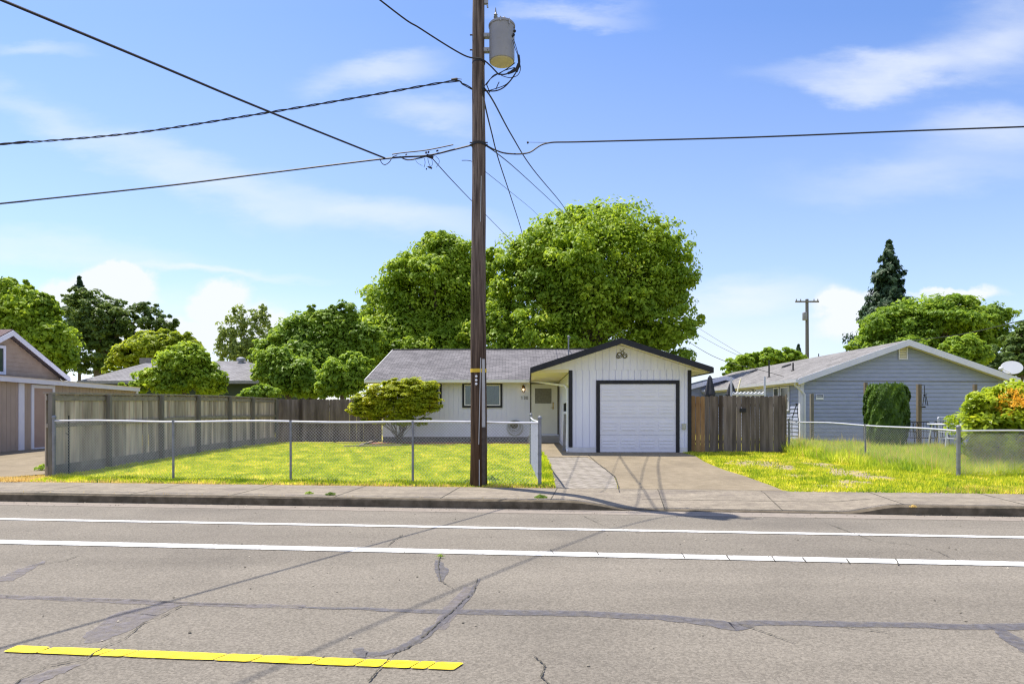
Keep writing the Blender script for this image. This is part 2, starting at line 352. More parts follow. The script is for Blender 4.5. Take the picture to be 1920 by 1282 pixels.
M_bluew = mat('blue_white_trim', (.62, .63, .72), .5, (.67, .68, .76), 4)
M_beige = mat('beige_siding', (.34, .275, .225), .75, (.39, .315, .255), 4, (1, 1, .4))
M_beige2 = mat('tan_lap_siding', (.32, .25, .195), .75, (.37, .295, .235), 4)
M_greenw = mat('dark_green_siding', (.035, .055, .045), .8, (.05, .07, .055), 3)
M_wood = mat('weathered_fence_wood', (.36, .295, .235), .9, (.58, .49, .39), 8, (1, 1, .12), bump=.5, bscale=30, island=.34, detail=8, col3=(.22, .195, .165), s3=1.6, th3=.58, w3=.15, spec=.1)
M_wood2 = mat('brown_fence_wood', (.105, .085, .07), .9, (.20, .165, .145), 8, (1, 1, .12), bump=.5, bscale=30, island=.28, detail=8, col3=(.06, .045, .035), s3=1.8, th3=.55, w3=.2, spec=.1)
M_wood3 = mat('stained_fence_wood', (.22, .125, .06), .85, (.32, .20, .10), 7, (1, 1, .15), bump=.5, bscale=30, island=.25, detail=8, col3=(.12, .085, .06), s3=1.5, th3=.55, w3=.2, spec=.1)
M_beam = mat('fence_beam_wood', (.24, .21, .175), .9, (.33, .29, .235), 8, bump=.4, spec=.1)
M_post = mat('fence_post_wood', (.14, .13, .11), .9, (.22, .20, .17), 8, (1, 1, .2), bump=.4, spec=.1)
M_ypost = mat('garden_post_wood', (.14, .115, .08), .9, (.21, .17, .12), 8, (1, 1, .15), bump=.4, spec=.1)
M_galv = mat('galvanised_steel', (.19, .20, .22), .55, (.27, .28, .30), 9, metal=.35)
M_rail = mat('galvanised_rail', (.55, .56, .60), .45, (.64, .65, .68), 9, metal=.3)
M_wire = mat('fence_wire', (.40, .41, .43), .5, (.48, .49, .50), 9, metal=.2)
M_cable = mat('black_cable', (.012, .013, .018), .6, (.02, .02, .026), 9)
M_tank = mat('transformer_paint', (.24, .245, .28), .45, (.29, .295, .33), 3, col3=(.21, .205, .21), s3=6, th3=.6, w3=.15)
M_tankb = mat('transformer_bottom', (.55, .50, .33), .6, (.62, .57, .38), 5)
M_porc = mat('grey_porcelain', (.18, .19, .20), .3)
M_steel = mat('bracket_steel', (.30, .31, .34), .5, (.36, .37, .40), 9, metal=.3)
M_pvc = mat('grey_conduit', (.36, .36, .36), .6, (.43, .43, .43), 6)
M_pale = mat('pale_strip', (.42, .42, .42), .6)
M_band = mat('yellow_band', (.62, .42, .04), .6)
M_bark = mat('bark', (.075, .06, .045), .95, (.14, .115, .085), 9, (1, 1, .3), bump=1, bscale=25)
M_rubber = mat('dark_plastic', (.02, .02, .022), .6)
M_hose = mat('grey_hose', (.34, .35, .32), .6, (.42, .42, .39), 9)
M_greyw = mat('grey_board', (.22, .21, .21), .8, (.28, .27, .27), 8)
M_dish = mat('dish_white', (.72, .73, .76), .4)
M_umb = mat('dark_umbrella_cloth', (.03, .032, .04), .8, (.05, .05, .06), 6)
M_pink = mat('pale_drip_edge', (.66, .60, .60), .4, (.72, .66, .66), 6)
def polemat():
    m = mat('pole_wood', (.035, .026, .022), .9, (.12, .095, .078), 30, (1, 1, .045), bump=1, bscale=60, detail=9, col3=(.03, .022, .018), s3=16, th3=.56, w3=.1, spec=.15)
    nt = m.node_tree; N = nt.nodes; L = nt.links; b = N['Principled BSDF']; src = b.inputs['Base Color'].links[0].from_socket
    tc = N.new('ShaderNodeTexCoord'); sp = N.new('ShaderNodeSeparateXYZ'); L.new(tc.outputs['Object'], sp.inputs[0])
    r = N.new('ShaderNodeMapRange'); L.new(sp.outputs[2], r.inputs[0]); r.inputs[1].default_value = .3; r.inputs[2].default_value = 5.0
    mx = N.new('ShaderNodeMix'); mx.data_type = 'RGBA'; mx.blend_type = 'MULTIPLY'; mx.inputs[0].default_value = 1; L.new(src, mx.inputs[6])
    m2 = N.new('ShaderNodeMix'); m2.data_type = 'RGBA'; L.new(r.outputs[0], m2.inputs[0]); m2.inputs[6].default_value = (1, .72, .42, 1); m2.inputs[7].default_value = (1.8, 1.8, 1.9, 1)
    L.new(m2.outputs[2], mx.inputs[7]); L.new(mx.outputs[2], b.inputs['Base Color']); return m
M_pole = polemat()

# ------------------------------------------------------------------ ground, road, sidewalk
def srange(a, b, n): return [a+(b-a)*i/n for i in range(n+1)]
KD = 10.30                                      # kerb face; road frame (s along the road, d away from the camera)
SB = 11.95                                      # back edge of the sidewalk
cols = [-900, -300, -120]+srange(-60, 60, 60)+[120, 300, 900]
rows = []
for d, z in [(-900, -.1), (-9, -.1), (SB-.06, -.1)]: rows.append([rd(s, d, z) for s in cols])
for d in [SB-.05]+srange(12.5, 26, 27)+[30, 40, 60, 100, 200, 400, 900]:
    r = []
    for s in cols:
        p = rd(s, d); p.z = zg(p.x, p.y)+(.012*noise.noise(Vector((p.x*.7, p.y*.7, 0))) if d > 13 and abs(s) < 60 else 0); r.append(p)
    rows.append(r)
b = MB(); b.grid(rows); struct(b.build('ground', M_ground))
b = MB(); b.grid([[rd(s, d, 0) for s in [-300, -60, -20, 0, 20, 60, 300]] for d in (-9, 0, 5, KD+.05)]); struct(b.build('road', M_asphalt))
# kerb heights along the road
def s_at(px, py, z=0): q = G(px, py, 0, z); return sdof(q.x, q.y)[0]
K1, K2, K3, K4 = s_at(1060, 940, .13), s_at(1190, 956), s_at(1590, 966), s_at(1705, 953, .13)
def hk(s):
    if s < K1 or s > K4: return .135
    if s < K2: return .135-.12*sstep((s-K1)/(K2-K1))
    if s > K3: return .015+.12*sstep((s-K3)/(K4-K3))
    return .015
ss = srange(-60, K1, 60)[:-1]+srange(K1, K2, 8)[:-1]+srange(K2, K3, 6)[:-1]+srange(K3, K4, 8)[:-1]+srange(K4, 60, 50)
b = MB(); rng = random.Random(3)
rws = [[], [], [], [], []]
for s in ss:
    w = .006*noise.noise(Vector((s*2, 0, 0))); h = hk(s)+.008*noise.noise(Vector((s*1.5, 5, 0)))
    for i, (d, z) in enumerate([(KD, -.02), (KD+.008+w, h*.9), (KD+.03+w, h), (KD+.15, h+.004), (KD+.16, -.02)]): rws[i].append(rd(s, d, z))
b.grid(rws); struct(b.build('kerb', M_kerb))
b = MB(); b.grid([[rd(s, d, z) for s in srange(-60, 60, 60)] for d, z in ((KD-.36-.02, .003), (KD+.002, .006))]); struct(b.build('gutter', M_gutter))
def swz(s, d):
    t = (d-KD-.16)/(SB-KD-.16); h = hk(s)
    return h+(.152-h)*min(1, t*1.15)
b = MB(); b.grid([[rd(s, KD+.165+(SB+(.03*noise.noise(Vector((s*1.3, 9, 0))))-KD-.165)*t, swz(s, KD+.165+(SB-KD-.165)*t)+.002) for s in ss] for t in srange(0, 1, 6)])
struct(b.build('sidewalk', M_walk))
# joints of the sidewalk: thin dark grooves
b = MB()
def ribbon(b, pts, w, z=None, jit=0, seed=0, n=6):
    rr = random.Random(seed); P2 = []
    for i in range(len(pts)-1):
        a, c = Vector(pts[i]), Vector(pts[i+1])
        for k in range(n): P2.append(a.lerp(c, k/n))
    P2.append(Vector(pts[-1])); L_, R_ = [], []
    W = w if isinstance(w, (list, tuple)) else [w, w]
    for i, p in enumerate(P2):
        d = (P2[min(i+1, len(P2)-1)]-P2[max(i-1, 0)]); d.z = 0; d.normalize(); q = Vector((-d.y, d.x, 0))
        t = i/(len(P2)-1)*(len(W)-1); k = min(int(t), len(W)-2); ww = W[k]+(W[k+1]-W[k])*(t-k)
        j1, j2 = rr.uniform(-jit, jit), rr.uniform(-jit, jit); c = q*rr.uniform(-jit, jit)*.6
        L_.append(p+c+q*(ww/2+j1)); R_.append(p+c-q*(ww/2+j2))
    if z is not None:
        for v in L_+R_: v.z = z
    b.grid([R_, L_])
for s in [x*1.83-.4 for x in range(-12, 10)]:
    dd = srange(KD+.17, SB-.02, 5)
    ribbon(b, [rd(s+.05*(d-KD), d, swz(s, d)+.006) for d in dd], .014, None, .003, int(s*10), 2)
ribbon(b, [rd(s, KD+.20, swz(s, KD+.2)+.006) for s in srange(-16, 14, 60)], .012, None, .004, 5, 1)
ribbon(b, [rd(s, KD+.78, swz(s, KD+.78)+.006) for s in srange(s_at(1200, 930, .1), s_at(1660, 940, .1), 12)], .012, None, .003, 5, 1)
struct(b.build('sidewalk_joints', M_crack))

def strip(name, d, w, m, s0=-150, s1=150, z=.008):
    b = MB(); S = srange(s0, s1, 150 if s1-s0 > 50 else 12)
    b.grid([[rd(s, d+sg*w/2+.006*noise.noise(Vector((s*2, sg*3, 1))), z) for s in S] for sg in (-1, 1)]); struct(b.build(name, m))
d1 = sdof(*G(960, 990.5, 0, 0).xy)[1]; d2 = sdof(*G(960, 1037, 0, 0).xy)[1]; d3 = sdof(*G(430, 1233.5, 0, 0).xy)[1]
strip('bicycle_lane_line', d1, .13, M_white); strip('traffic_lane_line', d2, .21, M_white)
# yellow centre dash, broken across by cracks
b = MB(); xs = [12, 78, 196, 242, 413, 482, 595, 676, 724, 780, 811, 863]
for i in range(len(xs)-1):
    yq = lambda x: 1220+x/855*30; s0, s1 = s_at(xs[i], yq(xs[i])), s_at(xs[i+1]-2.5, yq(xs[i+1]))
    n = 7; T = srange(s0, s1, n); k = .035 if i else .0
    b.grid([[rd(s+sg*k*.6, d3+sg*.058*(1 if 0 < j < n else .88)+.004*noise.noise(Vector((s*9, sg, 2))), .009) for j, s in enumerate(T)] for sg in (-1, 1)])
struct(b.build('centre_line_dash', M_yellow))
for o_s in (-9.1-s_at(12, 1233)*0, 9.1):        # further dashes of the same line, outside the picture
    b = MB(); s0 = s_at(12, 1233)+o_s; b.grid([[rd(s, d3+sg*.058, .009) for s in srange(s0, s0+2.95, 6)] for sg in (-1, 1)]); struct(b.build('centre_line_dash', M_yellow))
def gp(l, z=0): return [G(x, y, 0, z) for x, y in l]
b = MB()
ribbon(b, gp([(560, 1138), (700, 1142), (800, 1146), (960, 1148), (1100, 1150), (1240, 1158), (1330, 1167), (1372, 1174), (1410, 1167), (1600, 1170), (1860, 1176), (1960, 1172)]), [.03, .07, .10, .13, .14, .13, .16, .2, .12, .12, .13, .13], .0042, .012, 1, 6)
ribbon(b, gp([(1868, 1176), (1900, 1200), (1935, 1225)]), [.08, .13, .1], .0046, .01, 2)
ribbon(b, gp([(672, 1215), (680, 1228), (712, 1226), (750, 1218), (790, 1195), (830, 1165), (870, 1130), (900, 1085)]), [.07, .09, .07, .07, .09, .08, .05, .03], .0046, .01, 3)
ribbon(b, gp([(820, 1050), (828, 1070), (826, 1090)]), [.06, .14, .03], .0046, .01, 4)
struct(b.build('crack_sealant', M_tar))
b = MB()
ribbon(b, gp([(-20, 1118), (120, 1122), (300, 1130), (440, 1134), (570, 1138)]), [.1, .11, .11, .1, .09], .0042, .012, 5, 6)
ribbon(b, gp([(330, 1133), (260, 1150), (200, 1185), (170, 1205)]), [.1, .38, .28, .1], .0036, .012, 6)
ribbon(b, gp([(150, 1246), (110, 1258), (60, 1275), (20, 1300)]), [.04, .12, .16, .1], .0046, .012, 7)
ribbon(b, gp([(85, 1052), (50, 1066), (0, 1090)]), [.03, .15, .2], .0046, .012, 8)
ribbon(b, gp([(880, 1100), (850, 1140), (820, 1180)]), [.1, .16, .1], .0036, .012, 9)
struct(b.build('worn_crack_sealant', M_tar2))
b = MB(); cracks = [
    [(340, 1136), (300, 1160), (270, 1168), (235, 1198), (200, 1212), (160, 1236), (90, 1250), (40, 1275), (10, 1300)],
    [(895, 1085), (888, 1112), (870, 1125), (850, 1145), (826, 1165), (800, 1190), (765, 1215), (740, 1225), (712, 1255), (690, 1280)],
    [(826, 1042), (822, 1060), (826, 1090), (850, 1104)], [(10, 1119), (120, 1124), (240, 1125), (345, 1131), (480, 1135)], [(755, 1003), (740, 1013), (727, 1024)],
    [(1095, 968), (1130, 985), (1200, 1000)], [(1545, 980), (1600, 1000), (1640, 1015), (1700, 1020), (1760, 1035), (1800, 1056)], [(1370, 1165), (1430, 1185), (1490, 1207)],
    [(1560, 1173), (1610, 1180), (1662, 1186)], [(150, 1041), (120, 1052), (60, 1060)], [(1000, 1230), (1022, 1250), (1015, 1270), (1035, 1290)]]
for i, l in enumerate(cracks): ribbon(b, gp(l), .007, .0112, .005, 20+i, 9)
for x, y0, y1 in [(1281, 1037, 1048), (1120, 1032, 1041), (1035, 1031, 1038), (1450, 1044, 1053), (1590, 1048, 1057), (1682, 1048, 1060), (1365, 1042, 1050), (1508, 1046, 1054)]:
    ribbon(b, gp([(x-3, y0), (x+3, y1)]), .012, .0112, .004, x, 3)
struct(b.build('road_cracks', M_crack))

# driveway, walk, pavers
def pxgrid(rows_, off, n=8):
    out = []
    for py, a, c in rows_:
        row = []
        for j in range(n+1):
            q = G(a+(c-a)*j/n, py, off); d = sdof(q.x, q.y)[1]
            if d < SB-.02: q = q+RN*(SB-.02-d); d = SB-.02
            q.z = zg(q.x, q.y)+off*min(1, .3+(d-SB)*1.0) if d < SB+.7 else q.z
            row.append(q)
        out.append(row)
    return out
def dens(rows_, k=4):
    o = []
    for i in range(len(rows_)-1):
        for j in range(k):
            t = j/k; o.append(tuple(rows_[i][m]+(rows_[i+1][m]-rows_[i][m])*t for m in range(3)))
    o.append(rows_[-1]); return o
drv = dens([(847.5, 1050, 1297), (852, 1050, 1302), (857, 1100, 1308), (866, 1118, 1322), (880, 1137, 1356), (892, 1152, 1396), (905, 1157, 1432), (914, 1159, 1458), (919, 1160, 1470)])
b = MB(); b.grid(pxgrid(drv, .02)[::-1]); struct(b.build('driveway', M_drive))
wlk = dens([(827, 997, 1051), (834, 1003, 1060), (845, 1014, 1066), (851, 1020, 1100), (856.5, 1024, 1103)])
b = MB(); b.grid(pxgrid(wlk, .026)[::-1]); struct(b.build('walkway', M_drive))
pav = dens([(857, 1024.5, 1101), (866, 1029, 1117), (880, 1034, 1136), (892, 1037, 1151), (905, 1040, 1156), (914, 1043, 1158)])
def pavermat():
    m = mat('stone_pavers', (.24, .215, .185), .9, (.31, .28, .24), 8, bump=.2, detail=8, spec=.1)
    nt = m.node_tree; N = nt.nodes; L = nt.links; b = N['Principled BSDF']; src = b.inputs['Base Color'].links[0].from_socket
    tc = N.new('ShaderNodeTexCoord'); br = N.new('ShaderNodeTexBrick'); mp = N.new('ShaderNodeMapping'); mp.inputs['Rotation'].default_value = (0, 0, math.radians(45)); L.new(tc.outputs['Object'], mp.inputs[0]); L.new(mp.outputs[0], br.inputs['Vector'])
    br.inputs['Scale'].default_value = 1; br.inputs['Brick Width'].default_value = .36; br.inputs['Row Height'].default_value = .18; br.inputs['Mortar Size'].default_value = .014
    br.inputs['Color1'].default_value = (1.1, 1.1, 1.1, 1); br.inputs['Color2'].default_value = (.82, .82, .83, 1); br.inputs['Mortar'].default_value = (.55, .55, .45, 1)
    mx = N.new('ShaderNodeMix'); mx.data_type = 'RGBA'; mx.blend_type = 'MULTIPLY'; mx.inputs[0].default_value = 1; L.new(src, mx.inputs[6]); L.new(br.outputs[0], mx.inputs[7]); L.new(mx.outputs[2], b.inputs['Base Color'])
    return m
b = MB(); b.grid(pxgrid(pav, .018)[::-1]); struct(b.build('paver_path', pavermat()))
b = MB()
ribbon(b, [G(x, y, .03) for x, y in [(1103, 852), (1118, 866), (1137, 880), (1153, 893), (1158, 905), (1160, 918)]], .02, None, .006, 3)
ribbon(b, [G(x, y, .033) for x, y in [(1020, 856.5), (1050, 857), (1102, 857)]], .015, None, .004, 3)
ribbon(b, [G(x, y, .028) for x, y in [(1160, 915.5), (1300, 917), (1474, 918.5)]], .015, None, .004, 3)
struct(b.build('driveway_joints', M_crack))
# neighbour's concrete yard on the left
b = MB(); g_ = []
for y in srange(12.9, 24, 14):
    p0 = -17.2; p1 = -10.35 if y > 14.5 else -10.35-(14.5-y)*.55
    g_.append([(x, y, zg(x, y)+.02) for x in srange(p0, p1, 8)])
b.grid(g_); b.grid([[(x, y, zg(x, y)+.019) for x in srange(-30, -17.25, 6)] for y in srange(13.4, 20, 6)]); struct(b.build('neighbour_driveway', M_drive))
# dirt patches in the right verge
b = MB(); rng = random.Random(5)
PATCH = []
for px, py, rx, ry in [(1420, 870, 60, 7), (1460, 877, 34, 5), (1535, 872, 34, 5), (1560, 880, 26, 3), (1600, 889, 46, 8), (1640, 897, 40, 4), (1490, 893, 22, 4), (1590, 905, 40, 4), (1570, 913, 46, 3)]:
    c = G(px, py); ex = abs(G(px+rx, py).x-c.x); ey = abs(G(px, py-ry).y-G(px, py+ry).y)/2; PATCH.append((c.x, c.y, ex, ey))
    for k, f in enumerate((1,)):
        n = 90; ring = []
        for i in range(n):
            t = 2*math.pi*i/n; r = f*(1+.45*noise.noise(Vector((math.cos(t)*2, math.sin(t)*2, px)))+.3*noise.noise(Vector((math.cos(t)*9, math.sin(t)*9, px))))
            x, y = c.x+ex*r*math.cos(t), c.y+ey*r*math.sin(t); ring.append(Vector((x, y, zg(x, y)+.014)))
        cc = Vector((c.x, c.y, zg(c.x, c.y)+.016))
        b.add(ring+[cc], [(i, (i+1) % n, n) for i in range(n)])
struct(b.build('dirt', M_dirt))
# mulch bed along the house
b = MB(); b.grid([[(x, y, zg(x, y)+.03+.02*noise.noise(Vector((x*3, y*3, 0)))) for x in srange(-5.9, .95, 40)] for y in srange(24.75, 26.4, 8)])
struct(b.build('mulch', M_mulch))

# ------------------------------------------------------------------ grass
def inpoly(x, y, poly):
    ins = np.zeros(len(x), bool); n = len(poly)
    for i in range(n):
        x0, y0 = poly[i]; x1, y1 = poly[(i+1) % n]
        if y0 == y1: continue
        c = ((y0 > y) != (y1 > y)) & (x < (x1-x0)*(y-y0)/(y1-y0)+x0); ins ^= c
    return ins
def blades(name, label, poly, N_, h, w, m, seed=1, patch=None, far=0.0, lean=.5):
    r = np.random.default_rng(seed); xs_ = [p[0] for p in poly]; ys_ = [p[1] for p in poly]
    x = r.uniform(min(xs_), max(xs_), N_); y = r.uniform(min(ys_), max(ys_), N_)
    k = inpoly(x, y, poly)
    if far: k &= r.random(N_) < np.clip(1-(y-13)/far, .25, 1)
    if patch:
        for cx, cy, ex, ey in patch: k &= (((x-cx)/ex)**2+((y-cy)/ey)**2 > .7+.5*np.sin(x*9)*np.cos(y*7)) | (r.random(N_) < .22)
    x, y = x[k], y[k]; n = len(x)
    d = x*RN.x+y*RN.y; t = np.clip((d-12.0)/8.5, 0, 1); z = .15+.11*t*t*(3-2*t)-.005
    cl = .8+.3*np.sin(x*3.1+np.sin(y*2.3)*2)*np.cos(y*2.7+np.sin(x*1.9))+.25*np.sin(x*9.7+y*3.3)*np.sin(y*8.1-x*2.9)
    H = r.uniform(h[0], h[1], n)*cl; a = r.uniform(0, 2*math.pi, n); ln = H*lean*r.uniform(-1, 1, n); l2 = H*lean*r.uniform(-1, 1, n); W = w*r.uniform(.6, 1.3, n)
    V = np.empty((n, 3, 3)); V[:, 0] = np.stack([x-np.cos(a)*W/2, y-np.sin(a)*W/2, z], 1); V[:, 1] = np.stack([x+np.cos(a)*W/2, y+np.sin(a)*W/2, z], 1); V[:, 2] = np.stack([x+ln, y+l2, z+H], 1)
    o = npmesh(name, V.reshape(-1, 3), np.arange(3*n).reshape(-1, 3), m)
    return tag(o, label, 'grass', kind='stuff')
M_lawn = leafmat('lawn_blades', (.13, .29, .012), (.64, .70, .035), (.92, .82, .18), trans=.5, scale=2.6, isl=.55)
M_verge = leafmat('verge_blades', (.13, .29, .012), (.66, .68, .045), (.92, .80, .20), trans=.5, scale=2.2, isl=.55)
M_tall = leafmat('tall_grass_blades', (.18, .33, .02), (.55, .62, .05), (.92, .84, .25), trans=.5, scale=1.6)
M_straw = leafmat('dry_edge_blades', (.48, .38, .09), (.74, .58, .2), (.80, .66, .28), trans=.4, scale=1.8)
M_tuft = leafmat('green_tuft_blades', (.06, .14, .015), (.15, .27, .03), (.26, .38, .05), trans=.4, scale=1.8)
def w2(px, py): q = G(px, py); return (q.x, q.y)
lawn = [tuple(rd(-8.9, SB+.0).xy), w2(1041, 915), w2(1037, 892), w2(1029, 866), w2(1020, 852), w2(1001, 835), (.85, 24.8), (-5.9, 24.8), (-9.7, 26.3), (-9.9, 14.0), tuple(rd(-11.0, SB+.0).xy)]
blades('grass', 'mown yellow green front lawn inside the chain link fence', lawn, 400000, (.03, .10), .028, M_lawn, 1, far=26)
vp = [w2(1476, 921.5), tuple(rd(26, SB).xy), (26, 14), (26, 24.8), (9.0, 24.8), (8.8, 20.3), (5.3, 20.3), w2(1306, 857), w2(1322, 866), w2(1356, 880), w2(1396, 892), w2(1432, 905)]
blades('grass', 'patchy short grass on the verge right of the driveway', vp, 460000, (.03, .11), .028, M_verge, 2, PATCH, far=30)
tp = [w2(1480, 852), w2(1560, 868), w2(1650, 880), w2(1735, 888), w2(1800, 893), w2(1930, 895), (16, 12.2), (16, 15), (11.5, 24.6), (9.2, 24.6)]
blades('tall_grass', 'tall unmown grass along the right chain link fence', tp, 95000, (.10, .40), .028, M_tall, 3, lean=.8)
blades('tall_grass', 'pale seed headed grass stalks standing above the tall grass', tp, 3500, (.3, .6), .026, M_straw, 33, lean=.35)
ed = [tuple(rd(-12, SB-.06).xy), tuple(rd(-.38, SB-.06).xy), tuple(rd(-.38, SB+.22).xy), tuple(rd(-12, SB+.22).xy)]
blades('dry_grass', 'straw coloured grass fringe along the sidewalk edge', ed, 42000, (.02, .09), .016, M_straw, 4)
blades('green_tufts', 'darker green grass tufts along the foot of the chain link fence', [tuple(rd(-10, SB).xy), tuple(rd(-.40, SB).xy), tuple(rd(-.45, SB+.45).xy), tuple(rd(-10, SB+.8).xy)], 26000, (.02, .12), .018, M_tuft, 14, [(x*.9-9.5, 12.55-.095*(x*.9-2), .33, .5) for x in range(0, 12, 2)])
blades('green_tufts', 'green tufts scattered over the dry verge on the right', vp, 60000, (.03, .10), .02, M_tuft, 15, [(5.5+1.7*k, 12.6+.9*(k*7 % 5), .75, .8) for k in range(9)]+[(6.2+1.5*k, 17.2-.7*(k*3 % 4), .7, .9) for k in range(7)])
ed = [tuple(rd(6.2, SB-.05).xy), tuple(rd(16, SB-.05).xy), tuple(rd(16, SB+.9).xy), tuple(rd(7.5, SB+.9).xy)]
blades('dry_grass', 'dry yellow grass strip by the sidewalk on the right', ed, 40000, (.03, .08), .014, M_straw, 5)
ed = [(-11.6, 12.95), (-10.0, 12.9), (-9.6, 13.4), (-10.2, 13.9), (-10.6, 13.6)]
blades('dry_grass', 'dry yellow grass at the foot of the left wood fence', ed, 9000, (.03, .1), .014, M_straw, 6)
ed = [tuple(rd(-13, KD+.16).xy), tuple(rd(K1, KD+.16).xy), tuple(rd(K1, KD+.25).xy), tuple(rd(-13, KD+.25).xy)]
blades('dry_grass', 'thin dry weeds growing in the joint behind the kerb', ed, 1500, (.01, .035), .01, M_straw, 7)

# ------------------------------------------------------------------ planks and frames
def planks(b, u0, u1, zb, zt, v, pitch=.2, gap=.02, th=.02):
    """vertical grooved siding facing -v, in the builder's frame"""
    n = max(1, round((u1-u0)/pitch)); p = (u1-u0)/n
    for i in range(n):
        a, c = u0+i*p+gap/2, u0+(i+1)*p-gap/2
        B = zb if not callable(zb) else zb; 
        z0a, z0c = (zb(a), zb(c)) if callable(zb) else (zb, zb); z1a, z1c = (zt(a), zt(c)) if callable(zt) else (zt, zt)
        if not callable(zt) or abs((a-c)) < 1e9:
            b.hexa([(a, v-th, z0a), (c, v-th, z0c), (c, v, z0c), (a, v, z0a)], [(a, v-th, z1a), (c, v-th, z1c), (c, v, z1c), (a, v, z1a)])
def frame_(b, u0, u1, z0, z1, w, v0, v1):
    b.box(u0, u1, v0, v1, z1-w, z1); b.box(u0, u1, v0, v1, z0, z0+w)
    b.box(u0, u0+w, v0, v1, z0+w, z1-w); b.box(u1-w, u1, v0, v1, z0+w, z1-w)
def lap(b, z0, z1, span, v, h=.2, th=.03, axis='v'):
    """horizontal lap siding; span(z) -> (a, c)"""
    z = z0
    while z < z1-.01:
        zt = min(z+h, z1); a0, c0 = span(z); a1, c1 = span(zt)
        if c1-a1 < .02: a1 = c1 = (a0+c0)/2
        if axis == 'v': b.hexa([(a0, v-th, z), (c0, v-th, z), (c0, v, z), (a0, v, z)], [(a1, v-.003, zt), (c1, v-.003, zt), (c1, v, zt), (a1, v, zt)])
        else: b.hexa([(v+th, a0, z), (v+th, c0, z), (v, c0, z), (v, a0, z)], [(v+.003, a1, zt), (v+.003, c1, zt), (v, c1, zt), (v, a1, zt)])
        z = zt

# ------------------------------------------------------------------ the white house
VG, VM = 20.22, 26.5                                   # depth of the garage front and of the main front
house = thing('white_house', 'white single storey house with grey shingle roof and black trimmed front garage', 'house', (0, 23, .2))
uL, _ = hp(1067, 848, VG); uR, _ = hp(1294, 848, VG)
zG = .27
VR = VG-.62                                            # plane of the garage rake
ul, _ = hp(996, 694, VR); ur, _ = hp(1336, 694, VR); um, ztop = hp(1169, 635, VR)
_, zel = hp(996, 691, VR); zel = (zel+hp(1336, 689, VR)[1])/2
um = (ul+ur)/2
slope = (ztop-zel)/(um-ul)
def zroof(u): return ztop-slope*abs(u-um)
TH = .15
# walls
b = MB(HF)
gz = hp(1160, 694, VG)[1]
b.box(uL+.01, uR-.01, VG, VG+.05, zG, gz)
planks(b, uL, hp(1118, 700, VG)[0]-.002, zG+.17, gz, VG)
planks(b, hp(1273, 700, VG)[0]+.002, uR, zG+.17, gz, VG)
planks(b, hp(1118, 700, VG)[0], hp(1273, 700, VG)[0], hp(1160, 714, VG)[1], gz, VG)
garage_wall = b.build('garage_wall', M_siding, house)
b = MB(HF)
zt_ = lambda u: zroof(u)-TH+.026
uu = srange(ul+.35, ur-.35, 20)
b.prism([(ul+.30, VG-.02, gz), (ur-.30, VG-.02, gz), (ur-.30, VG-.02, zt_(ur-.3)), (um, VG-.02, zt_(um)), (ul+.30, VG-.02, zt_(ul+.3))], (0, .05, 0))
n = 24; p_ = (uR-uL+1.4)/n
for i in range(n):
    a, c = uL-.9+i*p_+.006, uL-.9+(i+1)*p_-.006
    if a < ul+.3 or c > ur-.3: continue
    b.hexa([(a, VG-.035, gz+.0), (c, VG-.035, gz+.0), (c, VG-.02, gz), (a, VG-.02, gz)], [(a, VG-.035, zt_(a)), (c, VG-.035, zt_(c)), (c, VG-.02, zt_(c)), (a, VG-.02, zt_(a))])
b.build('gable_wall', M_siding, house)
# garage left wall (porch side) seen from the walk: u = uL, v from VG to VM
b = MB(HF); n = 22; dv = (VM-VG-.02)/n
b.box(uL+.016, uL+.1, VG+.052, VM, zG, 2.78)
for i in range(n): b.box(uL, uL+.014, VG+.03+i*dv+.006, VG+.03+(i+1)*dv-.006, zG+.12, 2.78)
b.box(uR-.1, uR-.016, VG+.052, VM+8, zG, 2.75)
b.build('side_wall', M_siding, house)
b = MB(HF); b.box(uL-.02, hp(1118, 800, VG)[0]-.004, VG-.03, VG-.001, zG-.1, zG+.165); b.mark(); b.box(hp(1273, 800, VG)[0]+.004, uR-.0, VG-.03, VG-.001, zG-.1, zG+.165); b.mark()
b.box(uL-.02, uL-.001, VG-.001, VM, zG-.1, zG+.11)
b.build('foundation', M_found, house)
# black corner boards and garage door surround
b = MB(HF); cw = .105
b.box(uL-.02, uL+cw, VG-.05, VG-.031, zG+.17, gz-.005); b.mark(); b.box(uR-cw+.02, uR+.03, VG-.05, VG-.031, zG-.05, gz-.005); b.box(uR+.002, uR+.03, VG-.031, VG+.1, zG-.05, gz-.005)
b.build('corner_trim', M_black, house)
gu0, gz1 = hp(1118, 713, VG); gu1, _ = hp(1273.5, 713, VG)
gd = thing  # noqa
b = MB(HF); w_ = .11
b.box(gu0, gu1, VG-.06, VG-.0, gz1-w_, gz1); b.box(gu0, gu0+w_, VG-.06, VG-.0, zG+.0, gz1-w_); b.box(gu1-w_, gu1, VG-.06, VG-.0, zG+.0, gz1-w_)
b.build('garage_door_frame', M_black, house)
b = MB(HF); a0, a1 = gu0+w_+.002, gu1-w_-.002; z0, z1 = zG+.01, gz1-w_-.004
zs = [z0]+[hp(1200, y, VG)[1] for y in (815, 782.6, 751)]+[z1]
for i in range(4):
    b.box(a0, a1, VG-.03, VG-.002, zs[i]+.008, zs[i+1]-.004)
    pw = (a1-a0)/4
    for k in range(4):
        c0, c1, e0, e1 = a0+k*pw+.06, a0+(k+1)*pw-.06, zs[i]+.12, zs[i+1]-.12
        b.box(c0, c1, VG-.038, VG-.03, e0, e1)
        for j in range(3):
            e = e0+.05+(e1-e0-.1)*j/2; b.box(c0+.03, c1-.03, VG-.050, VG-.038, e-.01, e+.01)
